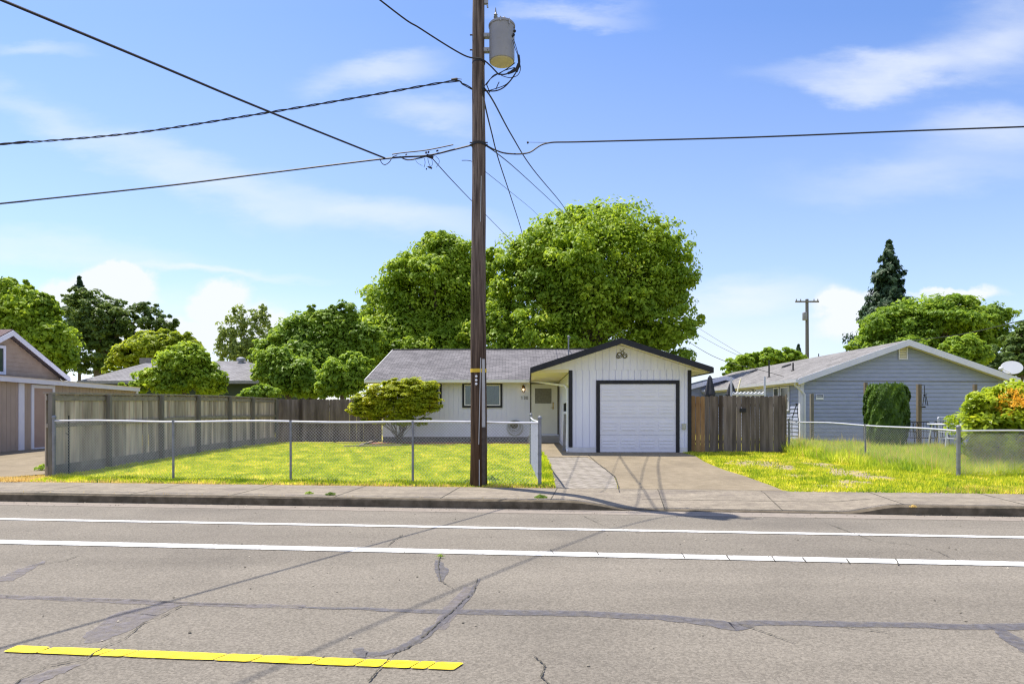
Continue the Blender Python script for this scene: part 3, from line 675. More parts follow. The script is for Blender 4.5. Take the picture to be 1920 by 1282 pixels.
gdoor = b.build('garage_door', M_gdoor, house)
b = MB(HF); b.box(a0, a1, VG-.034, VG-.03, zG+.0, zG+.02); b.build('bottom_seal', M_rubber, gdoor)
# roof of the garage
VB = VM+4.4
b = MB(HF)
for sgn, e in ((-1, ul), (1, ur)):
    b.hexa([(e, VR, zroof(e)-.03), (um, VR, ztop-.03), (um, VB, ztop-.03), (e, VB, zroof(e)-.03)], [(e, VR, zroof(e)+.012), (um, VR, ztop+.012), (um, VB, ztop+.012), (e, VB, zroof(e)+.012)])
b.build('garage_roof', M_shb, house)
b = MB(HF)
for e in (ul, ur):
    b.hexa([(e, VR-.035, zroof(e)-TH), (um, VR-.035, ztop-TH), (um, VR, ztop-TH), (e, VR, zroof(e)-TH)], [(e, VR-.035, zroof(e)+.03), (um, VR-.035, ztop+.03), (um, VR, ztop+.03), (e, VR, zroof(e)+.03)])
    s = -1 if e == ul else 1
    b.hexa([(e-.002, VR-.035, zel-TH), (e+s*.03, VR-.035, zel-TH), (e+s*.03, VM-.6, zel-TH), (e-.002, VM-.6, zel-TH)][::1 if s > 0 else -1], [(e-.002, VR-.035, zel+.02), (e+s*.03, VR-.035, zel+.02), (e+s*.03, VM-.6, zel+.02), (e-.002, VM-.6, zel+.02)][::1 if s > 0 else -1])
b.build('rake_board', M_black, house)
b = MB(HF)
def sof(a, c): b.hexa([(a, VR+.002, zroof(a)-TH+.03), (c, VR+.002, zroof(c)-TH+.03), (c, VG-.04, zroof(c)-TH+.03), (a, VG-.04, zroof(a)-TH+.03)], [(a, VR+.002, zroof(a)-.035), (c, VR+.002, zroof(c)-.035), (c, VG-.04, zroof(c)-.035), (a, VG-.04, zroof(a)-.035)])
sof(ul+.01, um-.001); sof(um+.001, ur-.01)
# soffit of the porch and of the right eave
b.hexa([(ul+.012, VG-.038, zroof(ul)-TH+.03), (uL-.001, VG-.038, 2.80), (uL-.001, VM-.02, 2.80), (ul+.012, VM-.02, zroof(ul)-TH+.03)], [(ul+.012, VG-.038, zroof(ul)-.04), (uL-.001, VG-.038, 2.9), (uL-.001, VM-.02, 2.9), (ul+.012, VM-.02, zroof(ul)-.04)])
b.hexa([(uR+.032, VG-.038, 2.82), (ur-.012, VG-.038, zroof(ur)-TH+.03), (ur-.012, VM, zroof(ur)-TH+.03), (uR+.032, VM, 2.82)], [(uR+.032, VG-.038, 2.9), (ur-.012, VG-.038, zroof(ur)-.04), (ur-.012, VM, zroof(ur)-.04), (uR+.032, VM, 2.9)])
b.build('soffit', M_cream, house)
# main block
mL, _ = hp(717, 800, VM); mE, _ = hp(684, 712, VM-.6)
b = MB(HF); ze = 2.80
b.box(mL+.015, uL, VM, VM+.08, .5, ze); planks(b, mL, uL-.002, .5, ze, VM, .2)
b.box(mL, mL+.08, VM+.09, VM+9.4, .3, ze); b.box(mL, uR, VM+9.3, VM+9.4, .3, ze)
VRd = VM-.6; rz = lambda v: 2.83+(v-VRd)/3.0
rv = VRd+5.15
b.hexa([(mL, VM+.1, ze), (mL+.08, VM+.1, ze), (mL+.08, 2*rv-VM, ze), (mL, 2*rv-VM, ze)], [(mL, rv-.05, rz(rv)-.15), (mL+.08, rv-.05, rz(rv)-.15), (mL+.08, rv+.05, rz(rv)-.15), (mL, rv+.05, rz(rv)-.15)])
b.build('main_wall', M_siding, house)
b = MB(HF); b.box(mL+.02, hp(996, 820, VM)[0]-.02, VM+.012, VM+.08, .15, .495); b.build('crawl_foundation', M_darkf, house)
b = MB(HF); mRr = ur-.25
b.hexa([(mE, VRd, rz(VRd)-.02), (mRr, VRd, rz(VRd)-.02), (mRr, rv, rz(rv)-.02), (mE+.06, rv, rz(rv)-.02)], [(mE, VRd, rz(VRd)+.02), (mRr, VRd, rz(VRd)+.02), (mRr, rv, rz(rv)+.02), (mE+.06, rv, rz(rv)+.02)])
b.hexa([(mE+.06, rv, rz(rv)-.02), (mRr, rv, rz(rv)-.02), (mRr, 2*rv-VRd, rz(VRd)-.02), (mE, 2*rv-VRd, rz(VRd)-.02)], [(mE+.06, rv, rz(rv)+.02), (mRr, rv, rz(rv)+.02), (mRr, 2*rv-VRd, rz(VRd)+.02), (mE, 2*rv-VRd, rz(VRd)+.02)])
roof = b.build('main_roof', M_shg, house)
b = MB(HF); b.bar((mE+.06, rv-.07, rz(rv)+.015), (mRr, rv-.07, rz(rv)+.015), .16, .03); b.build('ridge_cap', M_shg, roof)
b = MB(HF); ms = hp(1066, 667, 29.9)[0]; mt = hp(1066, 631, 29.9)[1]
b.tube([(ms, 29.9, 4.05), (ms, 29.9, mt)], .03, 8); b.ball((ms, 29.9, mt), .06); b.bar((ms, 29.9, mt-.12), (ms+.1, 29.9, mt-.02), .03, .03); b.build('service_mast', M_galv, roof)
gE = hp(993, 715, VRd)[0]
b = MB(HF)
b.hexa([(mE, VRd-.09, rz(VRd)-.10), (gE, VRd-.09, rz(VRd)-.10), (gE, VRd-.0, rz(VRd)-.12), (mE, VRd-.0, rz(VRd)-.12)], [(mE, VRd-.11, rz(VRd)+.0), (gE, VRd-.11, rz(VRd)+.0), (gE, VRd-.0, rz(VRd)-.02), (mE, VRd-.0, rz(VRd)-.02)])
b.build('gutter', M_trimw, house)
b = MB(HF); b.box(mE+.02, gE, VRd+.002, VM-.02, rz(VRd)-.13, rz(VRd)-.10); b.build('eave_soffit', M_cream, house)
b = MB(HF); b.hexa([(mE-.02, VRd, rz(VRd)-.14), (mE, VRd, rz(VRd)-.14), (mE+.06, rv, rz(rv)-.14), (mE+.04, rv, rz(rv)-.14)], [(mE-.02, VRd, rz(VRd)+.02), (mE, VRd, rz(VRd)+.02), (mE+.06, rv, rz(rv)+.02), (mE+.04, rv, rz(rv)+.02)]); b.build('verge_board', M_trimw, house)
# downspout from the gutter across to the garage corner and down
q0 = hp(994, 713, VRd); q1 = hp(1061, 724, VG+.12)
b = MB(HF); pts = [(q0[0], VRd-.05, q0[1]), (q0[0]+.06, VRd-.25, q0[1]-.04), (q1[0]-.03, VG+.18, q1[1]+.02), (uL-.045, VG+.1, q1[1]-.1), (uL-.045, VG+.1, zG+.12), (uL-.06, VG-.08, zG+.03)]
b.tube(pts, .036, 8); b.build('downspout', M_trimw, house, True)
# windows
def window(u0, u1, z0, z1, V, parent, mull=True, trim=M_black, F=HF, curtain=True, inner=M_trimw, tw=.085):
    b = MB(F); frame_(b, u0, u1, z0, z1, tw, V-.05, V-.0); w = b.build('window', trim, parent)
    b = MB(F); frame_(b, u0+tw, u1-tw, z0+tw, z1-tw, .04, V-.038, V-.005)
    if mull: m_ = (u0+u1)/2; b.box(m_-.02, m_+.02, V-.036, V-.006, z0+tw+.04, z1-tw-.04)
    b.build('window_frame', inner, w)
    b = MB(F); b.box(u0+tw+.04, u1-tw-.04, V-.022, V-.018, z0+tw+.04, z1-tw-.04); b.build('pane', M_glass2, w)
    if curtain:
        b = MB(F); a, c = u0+tw+.05, u1-tw-.05; n = 60; r0, r1 = [], []
        for i in range(n+1):
            t = i/n; u = a+(c-a)*t; vv = V-.009+.004*math.sin(t*70)
            r0.append((u, vv, z0+tw+.05)); r1.append((u, vv, z1-tw-.05))
        k1, k2 = int(n*.28), int(n*.56)
        b.grid([r0[:k1], r1[:k1]]); b.mark(); b.grid([r0[k2:], r1[k2:]]); b.build('curtain', M_curt, w)
    return w
def glass2():
    m = bpy.data.materials.new('clear_pane'); m.use_nodes = True; N = m.node_tree.nodes; L = m.node_tree.links
    N.remove(N['Principled BSDF']); g = N.new('ShaderNodeBsdfGlossy'); g.inputs['Roughness'].default_value = .03; g.inputs['Color'].default_value = (.9, .95, .95, 1)
    t = N.new('ShaderNodeBsdfTransparent'); t.inputs[0].default_value = (.62, .68, .66, 1); mx = N.new('ShaderNodeMixShader'); fr = N.new('ShaderNodeFresnel'); fr.inputs[0].default_value = 1.5
    ad = N.new('ShaderNodeMath'); ad.inputs[1].default_value = .04; L.new(fr.outputs[0], ad.inputs[0]); L.new(ad.outputs[0], mx.inputs[0]); L.new(t.outputs[0], mx.inputs[1]); L.new(g.outputs[0], mx.inputs[2]); L.new(mx.outputs[0], N['Material Output'].inputs[0]); return m
M_glass2 = glass2()
M_room = mat('dark_room', (.03, .035, .035), .8, (.05, .055, .05), 3)
VW = VM-.02
for (x0, x1) in ((867, 942), (752, 828.5)):
    a, z1_ = hp(x0, 717.5, VM); c, z0_ = hp(x1, 764, VM)
    b = MB(HF); b.box(a+.02, c-.02, VW-.004, VW-.001, z0_+.02, z1_-.02); w = window(a, c, z0_, z1_, VW-.006, house); 
    b.build('dark_room', M_room, w)
# entry door
da, dzt = hp(996, 720, VM); dc, dzb = hp(1045, 813, VM)
VD = VW
b = MB(HF); b.box(da-.05, da, VD-.05, VD, dzb-.02, dzt+.05); b.box(dc, dc+.05, VD-.05, VD, dzb-.02, dzt+.05); b.box(da, dc, VD-.05, VD, dzt, dzt+.05); b.build('door_frame', mat('dark_jamb', (.10, .09, .075), .6), house)
b = MB(HF); b.box(da, dc, VD-.03, VD, dzb, dzt)
zm = hp(1020, 757.5, VM)[1]; dz2 = hp(1020, 728, VM)[1]
ia, ic = hp(1003, 750, VM)[0], hp(1034, 750, VM)[0]
frame_(b, ia-.03, ic+.03, zm-.0, dz2+.03, .03, VD-.045, VD-.03); frame_(b, ia-.03, ic+.03, dzb+.16, zm-.02, .025, VD-.042, VD-.03)
for k in range(2):
    zz0 = dzb+.28+k*.42; frame_(b, ia+.06, ic-.06, zz0, zz0+.34, .02, VD-.04, VD-.03)
dr = b.build('front_door', M_door, house)
b = MB(HF); b.box(ia, ic, VD-.036, VD-.031, zm+.03, dz2); b.build('screen', M_screen, dr)
b = MB(HF); ha = hp(1037, 764, VM); b.ball((ha[0], VD-.07, ha[1]), .03); b.bar((ha[0], VD-.07, ha[1]), (ha[0]-.1, VD-.08, ha[1]), .02, .02); b.box(ha[0]-.02, ha[0]+.02, VD-.045, VD-.03, ha[1]-.08, ha[1]+.22); b.ball((ha[0], VD-.06, ha[1]+.2), .025); b.build('door_handle', M_brass, dr, True)
b = MB(HF); b.box(da-.1, dc+.05, VD-.16, VD-.0, dzb-.08, dzb-.02); b.build('door_sill', M_found, house)
b = MB(HF); b.box(da-.15, dc+.1, VD-.35, VD-.02, zG, dzb-.085); b.build('door_step', mat('step_concrete', (.3, .28, .25), .9, (.36, .34, .3), 8), house)
b = MB(HF); b.box(dc+.07, dc+.15, VD-.06, VD-.0, zG+.15, dzt-.12); b.build('porch_trim', M_black, house)
# lantern, lit
la, lz = hp(981.5, 729, VM)
lan = thing('porch_lantern', 'lit brass porch lantern on the white wall left of the front door', 'lantern', HF @ Vector((la, VM-.1, lz)))
b = MB(HF); b.box(la-.05, la+.05, VW-.03, VW-.003, lz-.06, lz+.14); b.tube([(la, VW-.03, lz+.12), (la, VW-.10, lz+.17), (la, VW-.12, lz+.11)], .01, 6)
b.lathe((la, VW-.12, lz+.06), [(.075, 0), (.03, .06), (.005, .1)], 6); b.lathe((la, VW-.12, lz-.16), [(.03, 0), (.055, .02)], 6)
for t in range(6): b.tube([(la+.055*math.cos(t*math.pi/3), VW-.12+.055*math.sin(t*math.pi/3), lz-.14), (la+.07*math.cos(t*math.pi/3), VW-.12+.07*math.sin(t*math.pi/3), lz+.06)], .006, 4)
b.build('lantern_frame', mat('aged_brass', (.16, .09, .03), .5, metal=.6), lan)
b = MB(HF); b.ball((la, VW-.12, lz-.03), .04); b.build('bulb', mat('lit_bulb', (.9, .7, .4), .4, emit=(1, .72, .35, 3.0)), lan)
# house number 130 as real numerals
def seg_digit(b, u, z, s, kind, V):
    w = s*.13; v0, v1 = V-.022, V-.002
    def ln(p, q): b.bar((u+p[0]*s, (v0+v1)/2, z+p[1]*s), (u+q[0]*s, (v0+v1)/2, z+q[1]*s), w, .02, up=(0, 1, 0))
    if kind == '1': ln((.3, 0), (.3, 1)); ln((.12, .82), (.3, 1))
    if kind == '3':
        P_ = [(.08, .85), (.25, 1), (.48, .92), (.52, .72), (.28, .54), (.52, .36), (.48, .1), (.25, 0), (.06, .15)]
        for i in range(8): ln(P_[i], P_[i+1])
    if kind == '0':
        P_ = [(.3+.25*math.cos(t), .5+.5*math.sin(t)) for t in [2*math.pi*i/12 for i in range(13)]]
        for i in range(12): ln(P_[i], P_[i+1])
nu0, nz0 = hp(977, 748.5, VM)
b = MB(HF)
for i, c in enumerate('130'):
    seg_digit(b, nu0+i*.105, nz0, .125, c, VW)
    if i < 2: b.mark()
b.build('house_number', mat('number_brass', (.05, .04, .025), .5), house)
# wall outlet beside the garage door, gable ornament
ou, oz = hp(1281.5, 799, VG)
b = MB(HF); b.box(ou-.06, ou+.06, VG-.075, VG-.018, oz-.09, oz+.09); b.box(ou-.035, ou+.035, VG-.085, VG-.075, oz-.06, oz+.06); b.build('outlet_cover', mat('outlet_grey', (.45, .45, .38), .5), house)
orn = thing('wall_ornament', 'small wrought metal scroll ornament on the garage gable', 'ornament', HF @ Vector((hp(1166, 666, VG)[0], VG-.06, hp(1166, 666, VG)[1])))
b = MB(HF); RX = Matrix.Rotation(math.pi/2, 3, 'X')
for px, py, R_ in ((1161, 666, .085), (1161, 665, .055), (1171, 667, .075), (1167, 662, .05), (1171, 668, .045), (1158, 669, .05)):
    q = hp(px, py, VG); b.torus((q[0], VG-.05, q[1]), R_, .011, RX, 18, 5)
q = hp(1166, 656, VG); b.tube([(q[0]-.06, VG-.045, q[1]+.02), (q[0], VG-.045, q[1]-.05), (q[0]+.08, VG-.045, q[1]+.03)], .009, 5)
b.build('scrollwork', mat('olive_iron', (.15, .14, .07), .6), orn)
# mailbox, plank, hose
mu = uL-.02; mv = hv(1059, uL)
mb = thing('mailbox', 'small black wall mailbox on the garage side wall by the front walk', 'mailbox', HF @ Vector((mu, VG+.7, 1.5)))
b = MB(HF); mz = hp(1060, 764, VG+.7)[1]; b.box(uL-.13, uL-.002, VG+.45, VG+.8, mz-.12, mz+.12); b.hexa([(uL-.15, VG+.43, mz+.12), (uL-.002, VG+.43, mz+.12), (uL-.002, VG+.82, mz+.12), (uL-.15, VG+.82, mz+.12)], [(uL-.03, VG+.43, mz+.17), (uL-.002, VG+.43, mz+.17), (uL-.002, VG+.82, mz+.17), (uL-.03, VG+.82, mz+.17)])
b.build('box', M_rubber, mb)
b = MB(HF); z0 = zG+.03; b.hexa([(uL-.17, VG+.62, z0), (uL-.08, VG+.62, z0), (uL-.08, VG+.68, z0), (uL-.17, VG+.68, z0)], [(uL-.13, VG+.62, z0+1.18), (uL-.04, VG+.62, z0+1.18), (uL-.04, VG+.68, z0+1.18), (uL-.13, VG+.68, z0+1.18)])
tag(b.build('plank', M_greyw), 'narrow grey plank leaning on the garage side wall below the mailbox', 'plank')
hu_, hz = hp(964, 797, VM)
hz -= .0
b = MB(HF); rr = random.Random(2)
for k in range(8):
    R_ = rr.uniform(.14, .33); b.torus((hu_+rr.uniform(-.03, .06), VW-.06-rr.uniform(0, .09), hz-(R_-.18)*.8), R_, .010, RX @ Matrix.Rotation(rr.uniform(-.15, .15), 3, 'Y'), 26, 5)
tag(b.build('garden_hose', M_hose, None, True), 'coiled grey garden hose hanging on the white house wall', 'hose')
b = MB(HF); b.lathe((hu_, VW-.005, hz+.02), [(.1, 0), (.1, .04), (.06, .06), (.06, .14), (.16, .15), (.16, .165)], 14, Matrix.Rotation(math.pi/2, 3, 'X'))
tag(b.build('hose_hanger', mat('hanger_bronze', (.12, .11, .08), .6), None, True), 'round dark hose hanger fixed to the white house wall', 'hanger')
# edging timbers
b = MB(); p0, p1 = G(645, 839.5), G(752, 837); b.bar((p0.x, p0.y, p0.z+.04), (p1.x, p1.y, p1.z+.04), .1, .09)
tag(b.build('edging_timber', M_beam), 'grey timber edging lying along the front of the maple bed', 'timber', 'timbers edging the planting bed')
b = MB(); p0, p1 = G(676, 838), G(712, 825.5); b.bar((p0.x, p0.y, p0.z+.05), (p1.x, p1.y, p1.z+.05), .1, .1)
tag(b.build('edging_timber', M_beam), 'short grey timber edging slanting back toward the house corner', 'timber', 'timbers edging the planting bed')

# ------------------------------------------------------------------ wood fences
def board_fence(name, label, A, B, ht, m, post_at, side=1, capm=None, gapless=True, bw=.14, seed=1, gaps=0.0, cap=True, kick=True, midrail=True, mats=None, group=None, jit=.0):
    """A,B ground points (x,y). Posts stand on the viewer's side (side=+1: left-hand normal)"""
    r = random.Random(seed); A = Vector((*A, 0)); B = Vector((*B, 0)); D = (B-A); Ln = D.length; D.normalize(); Nn = Vector((-D.y, D.x, 0))*(side or 1)
    t = thing(name, label, 'fence', (A.x, A.y, zg(A.x, A.y)), group)
    def g(s, off=0): p = A+D*s+Nn*off; return p, zg(p.x, p.y)
    bs = {}
    s = 0
    while s < Ln-.03:
        w = min(bw, Ln-s); gp_ = gaps*r.uniform(.4, 1.6); p, z = g(s+gp_/2); q, z2 = g(s+w-gp_/2); h = ht+r.uniform(-jit, jit); tl = r.uniform(-.006, .006); alt = (int(s/bw) % 2)*.014*(cap)
        mm = m if mats is None else mats(s)
        bb = bs.setdefault(mm.name, (MB(), mm))[0]; n = Nn*.02; c = .03 if not cap else 0
        pts = [(p, z+.03), (q, z2+.03), (q, z2+h-c), (q+(p-q)*.22, z2+h), (q+(p-q)*.78, z+h), (p, z+h-c)] if c else [(p, z+.03), (q, z2+.03), (q, z2+h), (p, z+h)]
        bb.prism([Vector((a.x+tl-Nn.x*alt, a.y-Nn.y*alt, zz)) for a, zz in pts], n)
        s += w
    for bb, mm in bs.values(): bb.build('board_panel', mm, t)
    b = MB()
    def beam(z_, w, h, off):
        S = srange(0, Ln, max(1, int(Ln/2.4)))
        for i in range(len(S)-1):
            p, z = g(S[i]+.001, off); q, z2 = g(S[i+1]-.001, off); b.bar((p.x, p.y, z+z_), (q.x, q.y, z2+z_), w, h)
    if midrail:
        beam(ht*.62, .04, .09, .042)
        beam(ht-.09, .025, .11, .034); 
    else: beam(ht-.3, .04, .09, .045); beam(.35, .04, .09, .045)
    if kick: beam(.13, .04, .24, .042)
    b.build('rail', M_beam if capm is None else capm, t)
    if cap: b = MB(); beam_z = ht+.022; beam(beam_z, .15, .035, .03); b.build('cap_board', M_beam if capm is None else capm, t)
    for s in post_at:
        b = MB(); p, z = g(s, .115); a = D*.045; n = Nn*.045
        b.hexa([p-a-n+Vector((0, 0, z-.02)), p+a-n+Vector((0, 0, z-.02)), p+a+n+Vector((0, 0, z-.02)), p-a+n+Vector((0, 0, z-.02))], [p-a-n+Vector((0, 0, z+ht+.0)), p+a-n+Vector((0, 0, z+ht)), p+a+n+Vector((0, 0, z+ht)), p-a+n+Vector((0, 0, z+ht))])
        b.build('post', M_post, t)
    return t
FA = P(84, 895, 13.75); FB = (-9.75, 26.3); FA = (FA.x, FA.y)
L_ = (Vector(FB)-Vector(FA)).length
def fs(px):
    k = (px-960)/FOC; A = Vector(FA); D = (Vector(FB)-A).normalized(); return (k*A.y-A.x)/(D.x-k*D.y)
board_fence('wood_fence', 'long grey weathered board fence along the left side of the lawn', FA, FB, 1.80, M_wood, [.05]+[fs(x) for x in (196, 296, 366, 426, 469)]+[L_-.05], side=-1, seed=3, bw=.145, gaps=.006)
FC = (hp(716, 830, VM+.1)[0]+.025*26.5, 26.5-.025*(-5.3)+.1)
board_fence('wood_fence', 'brown picket topped board fence between lawn corner and white house', (-9.7, 26.55), FC, 1.80, M_wood2, [.12, 2.3], side=0, seed=5, cap=False, kick=False, midrail=False, bw=.14, gaps=.002, jit=.012)
GA = hp(1296, 846, VG+.15)[0]; GB = hp(1473, 846, VG+.15)[0]
ga = HF @ Vector((GA, VG+.15, 0)); gb = HF @ Vector((GB, VG+.15, 0))
bf = board_fence('wood_gate_fence', 'brown picket board fence with gaps beside the garage, orange at its left end', (ga.x, ga.y), (gb.x, gb.y), 1.80, M_wood2, [.05, (GB-GA)-.05], side=0, seed=9, cap=False, kick=False, midrail=False, bw=.143, gaps=.007, jit=.02, mats=lambda s: M_wood3 if s < .40 else M_wood2)
b = MB(HF); lu, lz2 = hp(1393, 769, VG+.1); b.box(lu-.09, lu+.09, VG+.09, VG+.125, lz2-.06, lz2+.06); b.build('gate_latch', M_rubber, bf)
b = MB(HF); eu = GB+.012; b.box(eu-.03, eu+.0, VG+.09, VG+.125, zG+.03, zG+1.83); b.box(eu-.62, eu-.03, VG+.09, VG+.12, zG+.02, zG+.05); b.build('edge_strip', M_ypost, bf)

# ------------------------------------------------------------------ chain link fences
def chain(name, label, pts, ht, posts, post_r=.024, end_r=.034, rail_r=.02, closed_ends=True, wr=.0022, group=None, rail=True):
    A, B = [Vector((p[0], p[1], 0)) for p in pts]; D = B-A; Ln = D.length; D.normalize()
    t = thing(name, label, 'chain link fence', (A.x, A.y, zg(A.x, A.y)), group)
    g = lambda s: (A+D*s, zg((A+D*s).x, (A+D*s).y))
    b = MB(); S = srange(0, Ln, max(2, int(Ln/.5)))
    b.tube([(g(s)[0].x, g(s)[0].y, g(s)[1]+ht+.012*math.sin(s*1.7)) for s in S], rail_r, 8); b.build('top_rail', M_rail, t, True)
    b = MB(); stp = .064; top = ht-.02; bot = .03; H = top-bot; n = int((Ln+H)/stp)
    for k in range(n):
        for sg in (1, -1):
            s0 = k*stp-(H if sg > 0 else 0); s1 = s0+sg*H if sg > 0 else s0-H
            if sg > 0: a, c = s0, s0+H
            else: a, c = s0, s0-H
            za, zc = bot, top
            # clip to the length
            def cl(a, za, c, zc):
                if a > c: a, za, c, zc = c, zc, a, za
                if c <= 0 or a >= Ln: return None
                if a < 0: za += (zc-za)*(0-a)/(c-a); a = 0
                if c > Ln: zc = za+(zc-za)*(Ln-a)/(c-a); c = Ln
                return a, za, c, zc
            r = cl(a, za, c, zc)
            if r is None: continue
            a, za, c, zc = r
            p, z = g(a); q, z2 = g(c); o = Vector((0, 0, 0)); nn = Vector((-D.y, D.x, 0))*.003*sg
            b.tube([(p.x+nn.x, p.y+nn.y, z+za), (q.x+nn.x, q.y+nn.y, z2+zc)], wr, 3, False)
    b.build('wire_mesh', M_wire, t)
    for s, big in posts:
        b = MB(); p, z = g(s); r_ = end_r if big else post_r; off = Vector((0, 0, 0)) if big else Vector((-D.y, D.x, 0))*.0
        hh = ht+(.07 if big else .0)
        b.tube([(p.x, p.y, z-.03), (p.x, p.y, z+hh)], r_, 10)
        if big:
            b.ball((p.x, p.y, z+hh+.01), r_*1.3, 10, 6)
            for zz in (.2, .5, .8): b.tube([(p.x, p.y, z+zz*ht-.012), (p.x, p.y, z+zz*ht+.012)], r_*1.2, 10)
        else: b.tube([(p.x, p.y, z+hh-.03), (p.x, p.y, z+hh+.025)], r_*1.25, 8); 
        b.build('post', M_galv, t, True)
    return t
cA = G(97, 895.5); cA = (cA.x+.05, cA.y); cB = G(1012, 911); cB = (cB.x, cB.y)
fd = (Vector(cB)-Vector(cA)); fl = fd.length; fd.normalize()
def fs2(px):
    k = (px-960)/FOC; A = Vector(cA); return (k*A.y-A.x)/(fd.x-k*fd.y)
chain('chain_link_fence', 'long galvanised chain link fence across the front of the lawn', (cA, cB), 1.22, [(0, True), (fs2(325), False), (fs2(545), False), (fs2(774), False), (fl, True)])
q = HF @ Vector(((HFI @ Vector((cB[0], cB[1], 0))).x+.0, 15.6, 0))
sB = P(995.5, 0, 16.3)
chain('chain_link_fence', 'short galvanised chain link return running from sidewalk post toward the front door', ((cB[0]+.0, cB[1]+.1), (sB.x, 16.3)), 1.2, [((Vector((sB.x, 16.3))-Vector((cB[0], cB[1]+.1))).length, True)])
rA = G(1797, 893); rB = (8.87, 20.5); rA = (rA.x, rA.y)
rl = (Vector(rB)-Vector(rA)).length
chain('chain_link_fence', 'chain link fence running back along the tall grass beside the blue house', (rA, rB), .98, [(0, True), (rl*.45, False), (rl, True)], end_r=.04, wr=.0016)
rC = (rA[0]+9, rA[1]-.7)
chain('chain_link_fence', 'chain link fence in front of the orange flowering shrub', ((rA[0]+.05, rA[1]), rC), .98, [(2.6, False), (5.2, False), (7.8, False)], wr=.0017)
b = MB(); p = G(121, 893); b.tube([(p.x+.05, p.y+.06, p.z-.03), (p.x+.05, p.y+.06, p.z+1.33)], .014, 5); b.bar((p.x-.02, p.y+.06, p.z+.95), (p.x+.05, p.y+.06, p.z+.9), .012, .012)
tag(b.build('steel_stake', M_rubber), 'thin dark steel stake standing inside the left end of the chain link fence', 'stake')
b = MB(); p = G(1757, 842); b.tube([(p.x, p.y, p.z-.03), (p.x, p.y, p.z+.95)], .022, 7)
tag(b.build('steel_stake', mat('green_steel', (.10, .13, .09), .6)), 'thin green steel stake in the grass behind the right fence', 'stake')

# ------------------------------------------------------------------ utility pole
pb = G(897, 911); PX, PY = pb.x, pb.y+.02
pole = thing('utility_pole', 'tall brown wooden utility pole with yellow band and conduit at the sidewalk', 'utility pole', (PX, PY, .15))
def pz(py): return HC+(HOR-py)/FOC*PY
def pxm(px): return (px-960)/FOC*PY
b = MB(); n = 34; top = 9.9; pts = []; rs = []
ptx = pxm(897.5)
for i in range(n+1):
    t = i/n; z = .05+(top-.05)*t; x = PX+(ptx-PX)*t+.006*math.sin(z*1.3); pts.append((x, PY+.004*math.cos(z), z)); rs.append((.163-.052*t)*(1+.012*math.sin(z*5)))
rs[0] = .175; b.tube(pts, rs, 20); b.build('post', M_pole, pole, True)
def pr(z): return .163-.052*(z-.05)/(top-.05)
def pcx(z): return PX+(ptx-PX)*(z-.05)/(top-.05)
b = MB(); z = pz(695); b.tube([(pcx(z), PY, z-.035), (pcx(z), PY, z+.035)], pr(z)+.006, 20); b.build('yellow_band', M_band, pole, True)
for y in (706, 713, 720):
    z = pz(y); b = MB(); b.lathe((pcx(z)-.035, PY-pr(z)-.002, z), [(.024, 0), (.024, .006), (.01, .01)], 12, Matrix.Rotation(math.pi/2, 3, 'X')); b.build('reflector', M_dish, pole)
b = MB(); cx = pxm(906); b.tube([(cx+.01, PY-.12, pz(800)), (cx-.0, PY-.105, pz(674))], .036, 10)
b.tube([(cx, PY-.09, pz(674)), (pxm(905), PY-.08, pz(172))], .012, 6); b.build('conduit', M_pvc, pole, True)
b = MB(); b.tube([(cx+.012, PY-.12, .1), (cx+.01, PY-.12, pz(800)-.002)], .04, 10); b.build('conduit', mat('dark_brown_conduit', (.05, .04, .035), .8, (.09, .07, .055), 12), pole, True)  # lower length of the conduit, dark brown below the grey one
b = MB(); b.bar((pxm(899.5), PY-.165, .14), (pxm(899.5), PY-.165, pz(860)), .014, .012); b.mark(); b.bar((pxm(898.5), PY-.163, pz(832)), (pxm(902), PY-.145, pz(672)), .014, .012); b.mark()
b.bar((pxm(901.5), PY-.14, pz(420)), (pxm(903), PY-.135, pz(335)), .012, .012); b.build('moulding_strip', M_pale, pole)
b = MB(); z0_, z1_ = pz(850), pz(818); b.box(pxm(906), pxm(913), PY+.0, PY+.12, z0_, z1_); b.box(pxm(905), pxm(914), PY-.01, PY+.13, z1_, z1_+.015); b.tube([(pxm(911), PY+.06, .1), (pxm(911), PY+.06, z0_)], .014, 6); b.build('utility_box', M_pvc, pole)
b = MB(); z = pz(272); b.tube([(pcx(z), PY, z-.025), (pcx(z), PY, z+.025)], pr(z)+.014, 18); b.mark(); z = pz(119); b.tube([(pcx(z), PY, z-.012), (pcx(z), PY, z+.012)], pr(z)+.008, 18)
for y in (67, 95): b.mark(); z = pz(y); b.tube([(pcx(z)-pr(z)-.05, PY-.02, z), (pcx(z), PY-.02, z)], .014, 6)
for y in (270, 274): b.mark(); z = pz(y); b.tube([(pcx(z)-pr(z)-.04, PY-.06, z), (pcx(z)+pr(z)+.05, PY-.06, z)], .012, 6)
b.build('hardware', M_rubber, pole)
b = MB(); z = pz(5); x = pcx(z)+pr(z); b.box(x-.01, x+.07, PY-.03, PY+.03, z-.03, z+.35); b.bar((x+.05, PY, z-.04), (x+.06, PY, z-.1), .03, .03); b.box(x+.0, x+.5, PY-.02, PY+.02, z+.25, z+.29); b.lathe((x+.3, PY, z+.29), [(.03, 0), (.05, .03), (.03, .05), (.05, .08), (.03, .1), (.02, .2)], 10); b.build('cutout_bracket', M_steel, pole)
